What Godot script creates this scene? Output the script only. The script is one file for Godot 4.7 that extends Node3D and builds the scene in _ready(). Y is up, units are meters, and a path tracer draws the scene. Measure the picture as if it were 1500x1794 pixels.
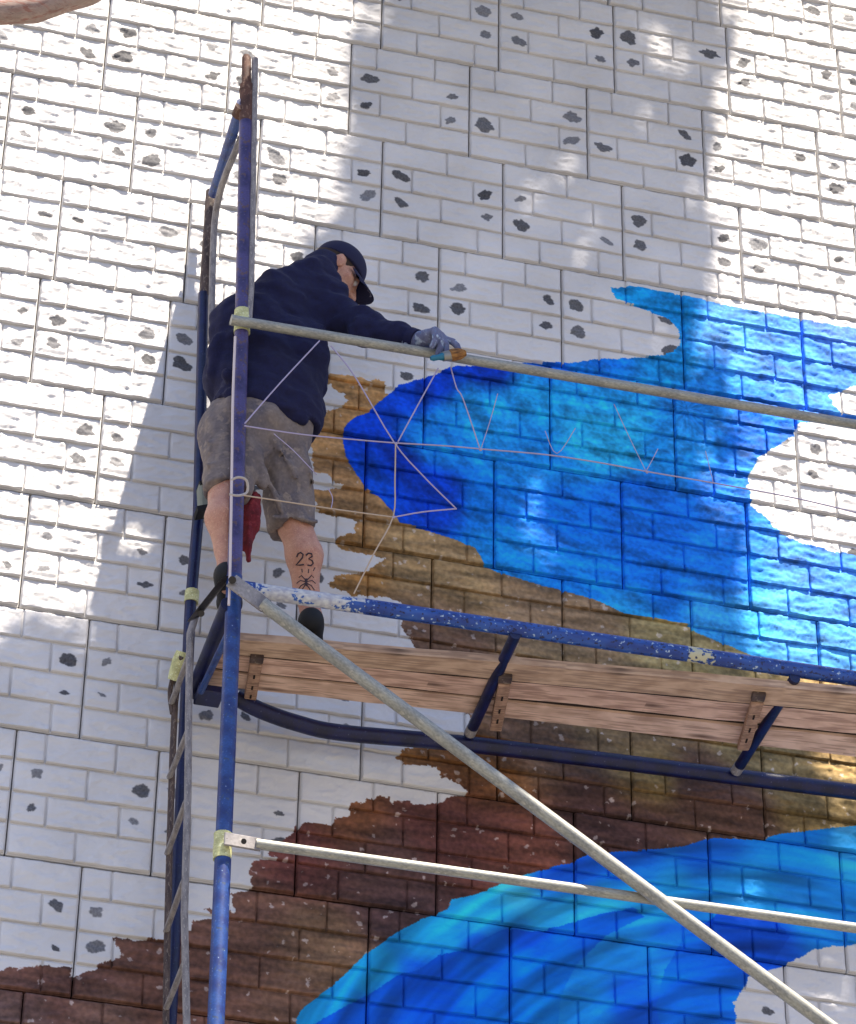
extends Node3D
# A painter on a tube scaffold in front of a wall clad with moulded brick panels.

const WALL_LEFT := -2.7
const WALL_TOP := 13.3
const TEXELS := 284.4444
const TEX_W := 1536
const TEX_H := 2048
const SUN_DIR := Vector3(-0.146, -0.925, -0.349)
var materials := {}
var taken := {}
var random := RandomNumberGenerator.new()

# ------------------------------------------------------------------ helpers
func numbered(called: String) -> String:
	var n: int = taken.get(called, 0)
	taken[called] = n + 1
	return called if n == 0 else "%s_%03d" % [called, n]

func thing(called: String, label: String, category: String, at := Vector3.ZERO, group := "") -> Node3D:
	var o := Node3D.new()
	o.name = numbered(called)
	add_child(o)
	o.position = at
	o.set_meta("label", label)
	o.set_meta("category", category)
	if group != "":
		o.set_meta("group", group)
	return o

func put(called: String, mesh: Mesh, material: Material, parent: Node3D, label := "") -> MeshInstance3D:
	var o := MeshInstance3D.new()
	o.name = called
	o.mesh = mesh
	if material != null:
		o.material_override = material
	parent.add_child(o, true)
	if label != "":
		o.set_meta("label", label)
	return o

# the shaded value seen in the photograph -> the surface's own colour
func paint(r: float, g: float, b: float) -> Color:
	var c := Color(r / 255.0, g / 255.0, b / 255.0).srgb_to_linear()
	c = Color(c.r / 0.63, c.g / 0.63, c.b / 0.63)
	var top := maxf(c.r, maxf(c.g, c.b))
	if top > 0.82:
		c = c * (0.82 / top)
	c.a = 1.0
	return c.linear_to_srgb()

func noise_of(noise_seed: int, frequency: float, octaves := 4, kind := FastNoiseLite.TYPE_SIMPLEX_SMOOTH) -> FastNoiseLite:
	var n := FastNoiseLite.new()
	n.seed = noise_seed
	n.frequency = frequency
	n.fractal_octaves = octaves
	n.noise_type = kind
	return n

func plain(color: Color, roughness := 0.8, metallic := 0.0) -> StandardMaterial3D:
	var m := StandardMaterial3D.new()
	m.albedo_color = color
	m.roughness = roughness
	m.metallic = metallic
	return m

# a worn coat of paint: base colour, slow change of tone, specks and chips of others
func worn(noise_seed: int, base: Color, dark: Color, chip: Color, chips: float, speck: Color, specks: float, roughness := 0.55, metallic := 0.0, size := 256) -> StandardMaterial3D:
	var a := noise_of(noise_seed, 0.012, 3).get_seamless_image(size, size)
	var b := noise_of(noise_seed + 1, 0.035, 4).get_seamless_image(size, size)
	var c := noise_of(noise_seed + 2, 0.11, 2).get_seamless_image(size, size)
	var da := a.get_data()
	var db := b.get_data()
	var dc := c.get_data()
	var out := PackedByteArray()
	out.resize(size * size * 3)
	for i in size * size:
		var col := base.lerp(dark, clampf((da[i] - 90) / 110.0, 0, 1))
		if db[i] > 255 * (1.0 - chips):
			col = chip
		elif dc[i] > 255 * (1.0 - specks):
			col = speck
		var k := 1.0 + (dc[i] - 128) / 1100.0
		out[i * 3] = clampi(int(col.r * 255 * k), 0, 255)
		out[i * 3 + 1] = clampi(int(col.g * 255 * k), 0, 255)
		out[i * 3 + 2] = clampi(int(col.b * 255 * k), 0, 255)
	var img := Image.create_from_data(size, size, false, Image.FORMAT_RGB8, out)
	var m := StandardMaterial3D.new()
	m.albedo_texture = ImageTexture.create_from_image(img)
	m.roughness = roughness
	m.metallic = metallic
	return m

func tri(m: StandardMaterial3D, s: Vector3) -> StandardMaterial3D:
	m.uv1_triplanar = true
	m.uv1_scale = s
	return m

# a round tube along a path; uv runs along (metres * 4) and around
func tube(path: Array, radii: Array, sides := 14, flat := 1.0) -> ArrayMesh:
	var v := PackedVector3Array()
	var n := PackedVector3Array()
	var uv := PackedVector2Array()
	var idx := PackedInt32Array()
	var along := 0.0
	var last_side := Vector3.ZERO
	for i in path.size():
		var p: Vector3 = path[i]
		var t: Vector3 = (path[mini(i + 1, path.size() - 1)] - path[maxi(i - 1, 0)]).normalized()
		if i > 0:
			along += p.distance_to(path[i - 1])
		var side: Vector3
		if last_side == Vector3.ZERO:
			side = t.cross(Vector3.UP if absf(t.y) < 0.9 else Vector3.BACK).normalized()
		else:
			side = (last_side - t * last_side.dot(t)).normalized()
		last_side = side
		var up := side.cross(t).normalized()
		var r: float = radii[mini(i, radii.size() - 1)]
		for j in sides + 1:
			var a := TAU * j / sides
			var d := side * cos(a) * flat + up * sin(a)
			v.append(p + d * r)
			n.append((side * cos(a) + up * sin(a) * flat).normalized())
			uv.append(Vector2(along * 4.0, float(j) / sides))
	for i in path.size() - 1:
		for j in sides:
			var q := i * (sides + 1) + j
			idx.append_array([q, q + 1, q + sides + 1, q + 1, q + sides + 2, q + sides + 1])
	for e in 2:
		var i: int = 0 if e == 0 else path.size() - 1
		var t: Vector3 = (path[1] - path[0]).normalized() * -1.0 if e == 0 else (path[i] - path[i - 1]).normalized()
		var c := v.size()
		v.append(path[i]); n.append(t); uv.append(Vector2(0, 0))
		for j in sides + 1:
			v.append(v[i * (sides + 1) + j]); n.append(t); uv.append(Vector2(0.02, float(j) / sides))
		for j in sides:
			if e == 0:
				idx.append_array([c, c + 2 + j, c + 1 + j])
			else:
				idx.append_array([c, c + 1 + j, c + 2 + j])
	return arrays_mesh(v, n, uv, idx)

func arrays_mesh(v: PackedVector3Array, n: PackedVector3Array, uv: PackedVector2Array, idx: PackedInt32Array) -> ArrayMesh:
	var a := []
	a.resize(Mesh.ARRAY_MAX)
	a[Mesh.ARRAY_VERTEX] = v
	a[Mesh.ARRAY_NORMAL] = n
	if uv.size() == v.size():
		a[Mesh.ARRAY_TEX_UV] = uv
	a[Mesh.ARRAY_INDEX] = idx
	var m := ArrayMesh.new()
	m.add_surface_from_arrays(Mesh.PRIMITIVE_TRIANGLES, a)
	return m

# a box with chamfered edges, given its three half axes
func block(center: Vector3, x: Vector3, y: Vector3, z: Vector3, c := 0.004) -> ArrayMesh:
	var st := SurfaceTool.new()
	st.begin(Mesh.PRIMITIVE_TRIANGLES)
	st.set_smooth_group(-1)
	var h := Vector3(x.length(), y.length(), z.length())
	var b := Basis(x / h.x, y / h.y, z / h.z)
	var ax := [Vector3.RIGHT, Vector3.UP, Vector3.BACK]
	var faces := []
	for k in 3:
		for s in [-1.0, 1.0]:
			var u: Vector3 = ax[(k + 1) % 3]
			var w: Vector3 = ax[(k + 2) % 3]
			var o: Vector3 = ax[k] * s * h[k]
			var hu: Vector3 = u * (h[(k + 1) % 3] - c)
			var hw: Vector3 = w * (h[(k + 2) % 3] - c)
			faces.append([o - hu - hw, o + hu - hw, o + hu + hw, o - hu + hw, ax[k] * s])
			for s2 in [-1.0, 1.0]:
				var o2: Vector3 = u * s2 * h[(k + 1) % 3]
				var e1: Vector3 = o + u * s2 * (h[(k + 1) % 3] - c)
				var e2: Vector3 = o2 + ax[k] * s * (h[k] - c)
				faces.append([e1 - hw, e1 + hw, e2 + hw, e2 - hw, (ax[k] * s + u * s2).normalized()])
	for sx in [-1.0, 1.0]:
		for sy in [-1.0, 1.0]:
			for sz in [-1.0, 1.0]:
				var p := Vector3(h.x * sx, h.y * sy, h.z * sz)
				faces.append([p - Vector3(0, c * sy, c * sz), p - Vector3(c * sx, 0, c * sz), p - Vector3(c * sx, c * sy, 0), null, Vector3(sx, sy, sz).normalized()])
	for f in faces:
		var nn: Vector3 = f[4]
		var q := [f[0], f[1], f[2]] if f[3] == null else [f[0], f[1], f[2], f[3]]
		if (q[1] - q[0]).cross(q[2] - q[0]).dot(nn) > 0:
			q.reverse()
		for t in q.size() - 2:
			for i in [0, t + 1, t + 2]:
				var p: Vector3 = q[i]
				st.set_normal(b * nn)
				st.set_uv(Vector2(p.x + p.y * 0.37, p.z + p.y) * 2.0)
				st.add_vertex(center + b * p)
	return st.commit()

# ------------------------------------------------------------------ bodies: a distance field meshed as surface nets
# cap(a, b, ra, rb): tapered capsule; ell(center, basis, radii): ellipsoid; "cut": [normal, offset] trims it; "neg": carves
func cap(a: Vector3, b: Vector3, ra: float, rb: float, k := 0.03) -> Dictionary:
	return {"t": 0, "a": a, "b": b, "ra": ra, "rb": rb, "k": k}

func ell(c: Vector3, basis: Basis, r: Vector3, k := 0.02) -> Dictionary:
	return {"t": 1, "a": c, "basis": basis, "r": r, "k": k}

func field_mesh(prims: Array, cell: float, fold: FastNoiseLite = null, amp := 0.0, squash := Vector3.ONE) -> ArrayMesh:
	var lo := Vector3.ONE * 1e6
	var hi := Vector3.ONE * -1e6
	for p in prims:
		if p.has("neg"):
			continue
		var m: float
		if p.t == 0:
			m = maxf(p.ra, p.rb) + 0.02
			lo = lo.min(p.a - Vector3.ONE * m).min(p.b - Vector3.ONE * m)
			hi = hi.max(p.a + Vector3.ONE * m).max(p.b + Vector3.ONE * m)
		else:
			m = maxf(p.r.x, maxf(p.r.y, p.r.z)) + 0.02
			lo = lo.min(p.a - Vector3.ONE * m)
			hi = hi.max(p.a + Vector3.ONE * m)
	lo -= Vector3.ONE * cell * 2
	var nx := int((hi.x - lo.x) / cell) + 4
	var ny := int((hi.y - lo.y) / cell) + 4
	var nz := int((hi.z - lo.z) / cell) + 4
	var f := PackedFloat32Array()
	f.resize(nx * ny * nz)
	f.fill(0.2)
	for p in prims:
		var k: float = p.k
		var neg: bool = p.has("neg")
		var pl: Vector3
		var ph: Vector3
		var pad := k + cell * 3.0 + amp
		if p.t == 0:
			var m: float = maxf(p.ra, p.rb) + pad
			pl = p.a.min(p.b) - Vector3.ONE * m
			ph = p.a.max(p.b) + Vector3.ONE * m
		else:
			var m: float = maxf(p.r.x, maxf(p.r.y, p.r.z)) + pad
			pl = p.a - Vector3.ONE * m
			ph = p.a + Vector3.ONE * m
		var x0 := maxi(0, int((pl.x - lo.x) / cell)); var x1 := mini(nx - 1, int((ph.x - lo.x) / cell) + 1)
		var y0 := maxi(0, int((pl.y - lo.y) / cell)); var y1 := mini(ny - 1, int((ph.y - lo.y) / cell) + 1)
		var z0 := maxi(0, int((pl.z - lo.z) / cell)); var z1 := mini(nz - 1, int((ph.z - lo.z) / cell) + 1)
		var a: Vector3 = p.a
		var cut: bool = p.has("cut")
		var cn := Vector3.ZERO
		var cd := 0.0
		if cut:
			cn = p.cut[0]; cd = p.cut[1]
		var capsule: bool = p.t == 0
		var ab := Vector3.ZERO
		var l2 := 1.0
		var ra := 0.0
		var rb := 0.0
		var inv := Basis()
		var r := Vector3.ONE
		if capsule:
			ab = p.b - a; l2 = maxf(ab.length_squared(), 1e-9); ra = p.ra; rb = p.rb
		else:
			inv = p.basis.inverse(); r = p.r
		for z in range(z0, z1 + 1):
			for y in range(y0, y1 + 1):
				var row := (z * ny + y) * nx
				for x in range(x0, x1 + 1):
					var q := lo + Vector3(x, y, z) * cell
					var d: float
					if capsule:
						var h := clampf((q - a).dot(ab) / l2, 0.0, 1.0)
						d = (q - a - ab * h).length() - lerpf(ra, rb, h)
					else:
						var e := inv * (q - a)
						var k0 := (e / r).length()
						var k1 := (e / (r * r)).length()
						d = k0 * (k0 - 1.0) / maxf(k1, 1e-6)
					if cut:
						d = maxf(d, q.dot(cn) - cd)
					var o := f[row + x]
					if neg:
						f[row + x] = maxf(o, -d)
					else:
						var s := maxf(k - absf(o - d), 0.0) / maxf(k, 1e-6)
						f[row + x] = minf(o, d) - s * s * k * 0.25
	if fold != null:
		for z in nz:
			for y in ny:
				var row := (z * ny + y) * nx
				for x in nx:
					var o := f[row + x]
					if absf(o) < 0.05:
						var q := (lo + Vector3(x, y, z) * cell) * squash
						f[row + x] = o + fold.get_noise_3dv(q * 100.0) * amp
	var vid := PackedInt32Array()
	vid.resize(nx * ny * nz)
	vid.fill(-1)
	var v := PackedVector3Array()
	var n := PackedVector3Array()
	var idx := PackedInt32Array()
	var sy := nx
	var sz := nx * ny
	var off := PackedInt32Array([0, 1, sy, sy + 1, sz, sz + 1, sz + sy, sz + sy + 1])
	var e0 := PackedInt32Array([0, 2, 4, 6, 0, 1, 4, 5, 0, 1, 2, 3])
	var e1 := PackedInt32Array([1, 3, 5, 7, 2, 3, 6, 7, 4, 5, 6, 7])
	var g := PackedFloat32Array()
	g.resize(8)
	for z in nz - 1:
		for y in ny - 1:
			var row := (z * ny + y) * nx
			for x in nx - 1:
				var i := row + x
				var inside := 0
				if absf(f[i]) > cell * 3.0:
					continue
				for c in 8:
					g[c] = f[i + off[c]]
					if g[c] < 0.0:
						inside += 1
				if inside == 0 or inside == 8:
					continue
				var sum := Vector3.ZERO
				var cnt := 0
				for e in 12:
					var ga := g[e0[e]]
					var gb := g[e1[e]]
					if (ga < 0.0) != (gb < 0.0):
						var t := ga / (ga - gb)
						var pa := Vector3(e0[e] & 1, (e0[e] >> 1) & 1, e0[e] >> 2)
						var pb := Vector3(e1[e] & 1, (e1[e] >> 1) & 1, e1[e] >> 2)
						sum += pa.lerp(pb, t)
						cnt += 1
				vid[i] = v.size()
				v.append(lo + (Vector3(x, y, z) + sum / cnt) * cell)
				var gr := Vector3(g[1] + g[3] + g[5] + g[7] - g[0] - g[2] - g[4] - g[6], g[2] + g[3] + g[6] + g[7] - g[0] - g[1] - g[4] - g[5], g[4] + g[5] + g[6] + g[7] - g[0] - g[1] - g[2] - g[3])
				n.append(gr.normalized())
	for z in range(1, nz - 1):
		for y in range(1, ny - 1):
			for x in range(1, nx - 1):
				var i := (z * ny + y) * nx + x
				var o := f[i]
				if absf(o) > cell * 2.0:
					continue
				for ax in 3:
					var step: int = [1, sy, sz][ax]
					var p: float = f[i + step]
					if (o < 0.0) == (p < 0.0):
						continue
					var da: int = [sy, sz, 1][ax]
					var db: int = [sz, 1, sy][ax]
					var q0 := vid[i]
					var q1 := vid[i - da]
					var q2 := vid[i - da - db]
					var q3 := vid[i - db]
					if q0 < 0 or q1 < 0 or q2 < 0 or q3 < 0:
						continue
					if o < 0.0:
						idx.append_array([q0, q3, q2, q0, q2, q1])
					else:
						idx.append_array([q0, q1, q2, q0, q2, q3])
	return arrays_mesh(v, n, PackedVector2Array(), idx)

func field_value(prims: Array, q: Vector3) -> float:
	var o := 1.0
	for p in prims:
		var ab: Vector3 = p.b - p.a
		var h := clampf((q - p.a).dot(ab) / ab.length_squared(), 0.0, 1.0)
		var d: float = (q - p.a - ab * h).length() - lerpf(p.ra, p.rb, h)
		var s: float = maxf(p.k - absf(o - d), 0.0) / p.k
		o = minf(o, d) - s * s * p.k * 0.25
	return o

func joined(meshes: Array) -> ArrayMesh:
	var st := SurfaceTool.new()
	st.begin(Mesh.PRIMITIVE_TRIANGLES)
	for m in meshes:
		st.append_from(m, 0, Transform3D())
	return st.commit()

# ------------------------------------------------------------------ scene
func _ready() -> void:
	random.seed = 7
	var cam := Camera3D.new()
	cam.name = "camera"
	cam.transform = Transform3D(Basis(Vector3(0.968128, 0.015737, 0.249960), Vector3(-0.158598, 0.810946, 0.563216), Vector3(-0.193841, -0.584909, 0.787596)), Vector3(-2.6102, 1.5895, 10.3938))
	cam.fov = 16.466
	cam.near = 0.1
	cam.far = 400.0
	add_child(cam)
	cam.current = true

	var sky_mat := ProceduralSkyMaterial.new()
	sky_mat.sky_top_color = Color(0.38, 0.465, 0.63)
	sky_mat.sky_horizon_color = Color(0.80, 0.81, 0.84)
	sky_mat.sky_curve = 0.12
	sky_mat.sky_energy_multiplier = 1.0
	sky_mat.ground_bottom_color = Color(0.16, 0.16, 0.15)
	sky_mat.ground_horizon_color = Color(0.45, 0.46, 0.48)
	var sky := Sky.new()
	sky.sky_material = sky_mat
	var env := Environment.new()
	env.background_mode = Environment.BG_SKY
	env.sky = sky
	env.ambient_light_source = Environment.AMBIENT_SOURCE_SKY
	env.tonemap_mode = Environment.TONE_MAPPER_LINEAR
	env.tonemap_exposure = 3.05
	env.sdfgi_enabled = true
	env.ssao_enabled = true
	env.ssil_enabled = true
	var we := WorldEnvironment.new()
	we.name = "sky"
	we.environment = env
	add_child(we)

	var sun := DirectionalLight3D.new()
	sun.name = "sun"
	sun.light_energy = 1.6
	sun.light_color = Color(1.0, 0.95, 0.88)
	sun.light_angular_distance = 0.45
	sun.shadow_enabled = true
	add_child(sun)
	sun.look_at_from_position(Vector3.ZERO, SUN_DIR, Vector3.UP)

	build_ground()
	build_wall()
	build_tree()
	build_scaffold()
	build_deck()
	build_ladder()
	build_cords()
	build_person()
	build_small_things()

func build_ground() -> void:
	var st := SurfaceTool.new()
	st.begin(Mesh.PRIMITIVE_TRIANGLES)
	var p := PlaneMesh.new()
	p.size = Vector2(300, 300)
	var m := worn(40, Color(0.42, 0.41, 0.39), Color(0.35, 0.34, 0.33), Color(0.45, 0.44, 0.42), 0.2, Color(0.30, 0.30, 0.29), 0.2, 0.95)
	tri(m, Vector3.ONE * 0.5)
	var o := put("ground", p, m, self)
	o.set_meta("kind", "structure")
	o.set_meta("label", "dark grey asphalt ground in front of the wall")

# ------------------------------------------------------------------ the wall
var id_map := PackedByteArray()

func fill_poly(id: int, poly: Array) -> void:
	var ymin := 1e9
	var ymax := -1e9
	for q in poly:
		ymin = minf(ymin, (WALL_TOP - q.y) * TEXELS)
		ymax = maxf(ymax, (WALL_TOP - q.y) * TEXELS)
	for y in range(maxi(0, int(ymin)), mini(TEX_H - 1, int(ymax) + 1) + 1):
		var xs := []
		var yc := y + 0.5
		for i in poly.size():
			var a: Vector2 = poly[i]
			var b: Vector2 = poly[(i + 1) % poly.size()]
			var ay := (WALL_TOP - a.y) * TEXELS
			var by := (WALL_TOP - b.y) * TEXELS
			if (ay <= yc) != (by <= yc):
				var t := (yc - ay) / (by - ay)
				xs.append((lerpf(a.x, b.x, t) - WALL_LEFT) * TEXELS)
		xs.sort()
		for i in range(0, xs.size() - 1, 2):
			for x in range(clampi(int(xs[i] + 0.5), 0, TEX_W), clampi(int(xs[i + 1] + 0.5), 0, TEX_W)):
				id_map[y * TEX_W + x] = id

# colours at places, blended smoothly: [x, y, reach, colour]
func colour_field(spots: Array, x0: int, y0: int, w: int, h: int) -> Image:
	var s := 12
	var lw := w / s + 1
	var lh := h / s + 1
	var img := Image.create(lw, lh, false, Image.FORMAT_RGB8)
	for y in lh:
		for x in lw:
			var px := WALL_LEFT + (x0 + (x + 0.5) * s) / TEXELS
			var py := WALL_TOP - (y0 + (y + 0.5) * s) / TEXELS
			var acc := Vector3.ZERO
			var wt := 0.0
			for q in spots:
				var p: Vector2 = q[0]
				var d2: float = ((px - p.x) * (px - p.x) + (py - p.y) * (py - p.y)) / (q[1] * q[1])
				var k := 1.0 / (0.02 + d2 * d2 * d2)
				var c: Color = q[2]
				acc += Vector3(c.r, c.g, c.b) * k
				wt += k
			acc /= wt
			img.set_pixel(x, y, Color(acc.x, acc.y, acc.z))
	img.resize(lw * s, lh * s, Image.INTERPOLATE_CUBIC)
	return img

func wall_material(panels: Array) -> StandardMaterial3D:
	id_map.resize(TEX_W * TEX_H)
	id_map.fill(0)
	# brown rock, then the two blue shapes, then what is left bare inside them
	fill_poly(1, [Vector2(-0.472, 9.873), Vector2(-0.400, 9.871), Vector2(-0.329, 9.889), Vector2(-0.289, 9.867), Vector2(-0.249, 9.881), Vector2(-0.216, 9.822), Vector2(-0.131, 9.812), Vector2(0.275, 9.732), Vector2(1.929, 10.241), Vector2(1.934, 7.224), Vector2(-1.805, 6.699), Vector2(-1.841, 7.042), Vector2(-1.476, 7.156), Vector2(-1.453, 7.172), Vector2(-1.352, 7.196), Vector2(-1.244, 7.212), Vector2(-1.226, 7.174), Vector2(-1.163, 7.224), Vector2(-1.089, 7.270), Vector2(-1.071, 7.294), Vector2(-1.119, 7.343), Vector2(-1.042, 7.344), Vector2(-0.945, 7.359), Vector2(-0.857, 7.416), Vector2(-0.839, 7.447), Vector2(-0.781, 7.467), Vector2(-0.798, 7.498), Vector2(-0.783, 7.507), Vector2(-0.718, 7.504), Vector2(-0.713, 7.571), Vector2(-0.649, 7.610), Vector2(-0.658, 7.662), Vector2(-0.646, 7.709), Vector2(-0.567, 7.733), Vector2(-0.612, 7.748), Vector2(-0.544, 7.816), Vector2(-0.515, 7.844), Vector2(-0.528, 7.871), Vector2(-0.501, 7.864), Vector2(-0.476, 7.889), Vector2(-0.383, 7.900), Vector2(-0.335, 7.942), Vector2(-0.308, 7.993), Vector2(-0.221, 8.038), Vector2(-0.171, 8.046), Vector2(-0.158, 8.013), Vector2(-0.130, 8.034), Vector2(-0.055, 8.028), Vector2(0.032, 8.061), Vector2(0.035, 8.080), Vector2(0.108, 8.109), Vector2(0.085, 8.145), Vector2(0.022, 8.158), Vector2(-0.014, 8.200), Vector2(-0.127, 8.188), Vector2(-0.158, 8.213), Vector2(-0.080, 8.272), Vector2(0.046, 8.279), Vector2(0.104, 8.358), Vector2(0.120, 8.431), Vector2(0.042, 8.549), Vector2(-0.076, 8.651), Vector2(-0.105, 8.720), Vector2(-0.143, 8.773), Vector2(-0.149, 8.873), Vector2(-0.178, 8.893), Vector2(-0.253, 8.889), Vector2(-0.327, 8.865), Vector2(-0.381, 8.885), Vector2(-0.424, 8.907), Vector2(-0.376, 8.951), Vector2(-0.287, 8.989), Vector2(-0.241, 9.023), Vector2(-0.212, 9.059), Vector2(-0.290, 9.070), Vector2(-0.371, 9.065), Vector2(-0.411, 9.093), Vector2(-0.378, 9.125), Vector2(-0.331, 9.150), Vector2(-0.324, 9.208), Vector2(-0.369, 9.215), Vector2(-0.445, 9.215), Vector2(-0.500, 9.231), Vector2(-0.518, 9.732), Vector2(-0.496, 9.813)])
	fill_poly(0, [Vector2(-0.495, 9.764), Vector2(-0.444, 9.829), Vector2(-0.398, 9.784), Vector2(-0.364, 9.756), Vector2(-0.418, 9.720), Vector2(-0.500, 9.676)])
	fill_poly(0, [Vector2(-0.517, 9.395), Vector2(-0.447, 9.403), Vector2(-0.407, 9.372), Vector2(-0.367, 9.361), Vector2(-0.427, 9.329), Vector2(-0.514, 9.317)])
	fill_poly(2, [Vector2(0.667, 10.544), Vector2(0.757, 10.573), Vector2(0.960, 10.577), Vector2(1.103, 10.567), Vector2(1.295, 10.556), Vector2(1.706, 10.560), Vector2(2.049, 10.557), Vector2(1.925, 8.858), Vector2(1.607, 8.863), Vector2(1.279, 8.858), Vector2(1.221, 8.880), Vector2(1.133, 8.908), Vector2(0.985, 8.950), Vector2(0.948, 8.984), Vector2(0.814, 8.985), Vector2(0.703, 8.983), Vector2(0.585, 9.030), Vector2(0.496, 9.039), Vector2(0.276, 9.070), Vector2(0.210, 9.083), Vector2(0.167, 9.100), Vector2(0.131, 9.176), Vector2(0.056, 9.198), Vector2(-0.120, 9.232), Vector2(-0.163, 9.234), Vector2(-0.193, 9.283), Vector2(-0.244, 9.338), Vector2(-0.289, 9.359), Vector2(-0.316, 9.398), Vector2(-0.350, 9.455), Vector2(-0.376, 9.497), Vector2(-0.389, 9.575), Vector2(-0.386, 9.624), Vector2(-0.367, 9.660), Vector2(-0.337, 9.691), Vector2(-0.294, 9.719), Vector2(-0.255, 9.776), Vector2(-0.199, 9.842), Vector2(-0.179, 9.871), Vector2(-0.117, 9.909), Vector2(-0.034, 9.962), Vector2(0.038, 10.014), Vector2(0.206, 10.058), Vector2(0.344, 10.101), Vector2(0.505, 10.124), Vector2(0.582, 10.160), Vector2(0.715, 10.197), Vector2(0.849, 10.234), Vector2(0.930, 10.274), Vector2(0.962, 10.330), Vector2(0.945, 10.398), Vector2(0.901, 10.441), Vector2(0.824, 10.462), Vector2(0.697, 10.493)])
	fill_poly(0, [Vector2(1.626, 10.084), Vector2(1.433, 10.019), Vector2(1.420, 9.954), Vector2(1.274, 9.833), Vector2(1.216, 9.719), Vector2(1.227, 9.585), Vector2(1.309, 9.510), Vector2(1.344, 9.468), Vector2(1.445, 9.444), Vector2(1.640, 9.428), Vector2(1.966, 9.426), Vector2(2.018, 10.130)])
	fill_poly(0, [Vector2(1.579, 10.191), Vector2(1.689, 10.265), Vector2(1.833, 10.249), Vector2(1.728, 10.113), Vector2(1.613, 10.107)])
	fill_poly(3, [Vector2(-0.472, 7.111), Vector2(-0.461, 7.164), Vector2(-0.398, 7.231), Vector2(-0.347, 7.282), Vector2(-0.245, 7.407), Vector2(-0.125, 7.520), Vector2(-0.045, 7.577), Vector2(0.041, 7.627), Vector2(0.061, 7.670), Vector2(0.143, 7.706), Vector2(0.198, 7.737), Vector2(0.316, 7.808), Vector2(0.420, 7.857), Vector2(0.487, 7.882), Vector2(0.557, 7.932), Vector2(0.771, 7.983), Vector2(0.912, 8.020), Vector2(1.001, 8.068), Vector2(1.202, 8.096), Vector2(1.271, 8.128), Vector2(1.410, 8.170), Vector2(1.570, 8.215), Vector2(1.886, 8.316), Vector2(1.789, 6.987), Vector2(-0.645, 6.657), Vector2(-0.526, 6.983)])
	fill_poly(0, [Vector2(1.065, 7.298), Vector2(1.078, 7.410), Vector2(1.101, 7.474), Vector2(1.134, 7.522), Vector2(1.188, 7.557), Vector2(1.249, 7.584), Vector2(1.310, 7.620), Vector2(1.362, 7.660), Vector2(1.428, 7.691), Vector2(1.541, 7.720), Vector2(1.848, 7.799), Vector2(1.797, 7.096), Vector2(1.054, 6.993)])
	fill_poly(4, [Vector2(-0.433, 7.102), Vector2(-0.318, 7.194), Vector2(-0.221, 7.262), Vector2(-0.124, 7.351), Vector2(-0.054, 7.376), Vector2(0.015, 7.446), Vector2(0.132, 7.491), Vector2(0.177, 7.538), Vector2(0.258, 7.588), Vector2(0.351, 7.587), Vector2(0.454, 7.625), Vector2(0.589, 7.696), Vector2(0.715, 7.739), Vector2(0.756, 7.711), Vector2(0.609, 7.609), Vector2(0.504, 7.481), Vector2(0.452, 7.362), Vector2(0.410, 7.010), Vector2(-0.425, 6.893)])
	fill_poly(4, [Vector2(0.845, 7.071), Vector2(0.790, 7.368), Vector2(0.825, 7.507), Vector2(0.902, 7.654), Vector2(1.032, 7.765), Vector2(1.203, 7.801), Vector2(1.295, 7.714), Vector2(1.204, 7.568), Vector2(1.130, 7.519), Vector2(1.083, 7.429), Vector2(1.058, 7.101)])
	var x0 := 300
	var y0 := 640
	var w := TEX_W - 300
	var h := TEX_H - 640
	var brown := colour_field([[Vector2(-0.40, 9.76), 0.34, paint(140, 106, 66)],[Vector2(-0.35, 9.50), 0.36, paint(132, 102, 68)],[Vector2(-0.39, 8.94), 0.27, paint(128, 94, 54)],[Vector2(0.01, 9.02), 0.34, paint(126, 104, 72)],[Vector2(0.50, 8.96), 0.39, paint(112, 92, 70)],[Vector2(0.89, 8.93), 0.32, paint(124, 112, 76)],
		[Vector2(-0.02, 8.76), 0.30, paint(84, 64, 52)],[Vector2(0.49, 8.65), 0.34, paint(104, 88, 64)],[Vector2(-0.08, 8.24), 0.16, paint(112, 78, 46)],[Vector2(0.17, 8.19), 0.23, paint(100, 66, 36)],[Vector2(0.38, 8.39), 0.27, paint(86, 66, 52)],[Vector2(0.66, 8.44), 0.27, paint(92, 76, 54)],[Vector2(0.75, 8.28), 0.20, paint(124, 104, 60)],[Vector2(1.21, 8.51), 0.25, paint(112, 97, 66)],[Vector2(1.50, 8.58), 0.20, paint(134, 110, 70)],[Vector2(1.44, 8.28), 0.20, paint(112, 95, 62)],[Vector2(1.03, 8.23), 0.25, paint(74, 54, 46)],[Vector2(0.66, 8.12), 0.30, paint(62, 44, 42)],[Vector2(0.11, 7.99), 0.30, paint(76, 46, 42)],[Vector2(-0.34, 7.94), 0.20, paint(94, 60, 40)],[Vector2(-0.23, 7.73), 0.27, paint(70, 50, 46)],[Vector2(0.28, 7.88), 0.23, paint(92, 56, 46)],[Vector2(-0.46, 7.76), 0.25, paint(82, 48, 44)],[Vector2(-0.68, 7.41), 0.34, paint(84, 60, 50)],[Vector2(-0.42, 7.41), 0.27, paint(98, 76, 58)],[Vector2(-0.13, 7.58), 0.20, paint(60, 44, 44)],[Vector2(-0.90, 7.20), 0.32, paint(86, 60, 50)],[Vector2(-1.28, 7.10), 0.32, paint(84, 58, 50)],[Vector2(-1.13, 7.04), 0.16, paint(94, 72, 62)],[Vector2(-0.51, 7.20), 0.20, paint(84, 62, 50)],[Vector2(-1.40, 6.98), 0.20, paint(92, 74, 70)]], x0, y0, w, h)
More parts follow.
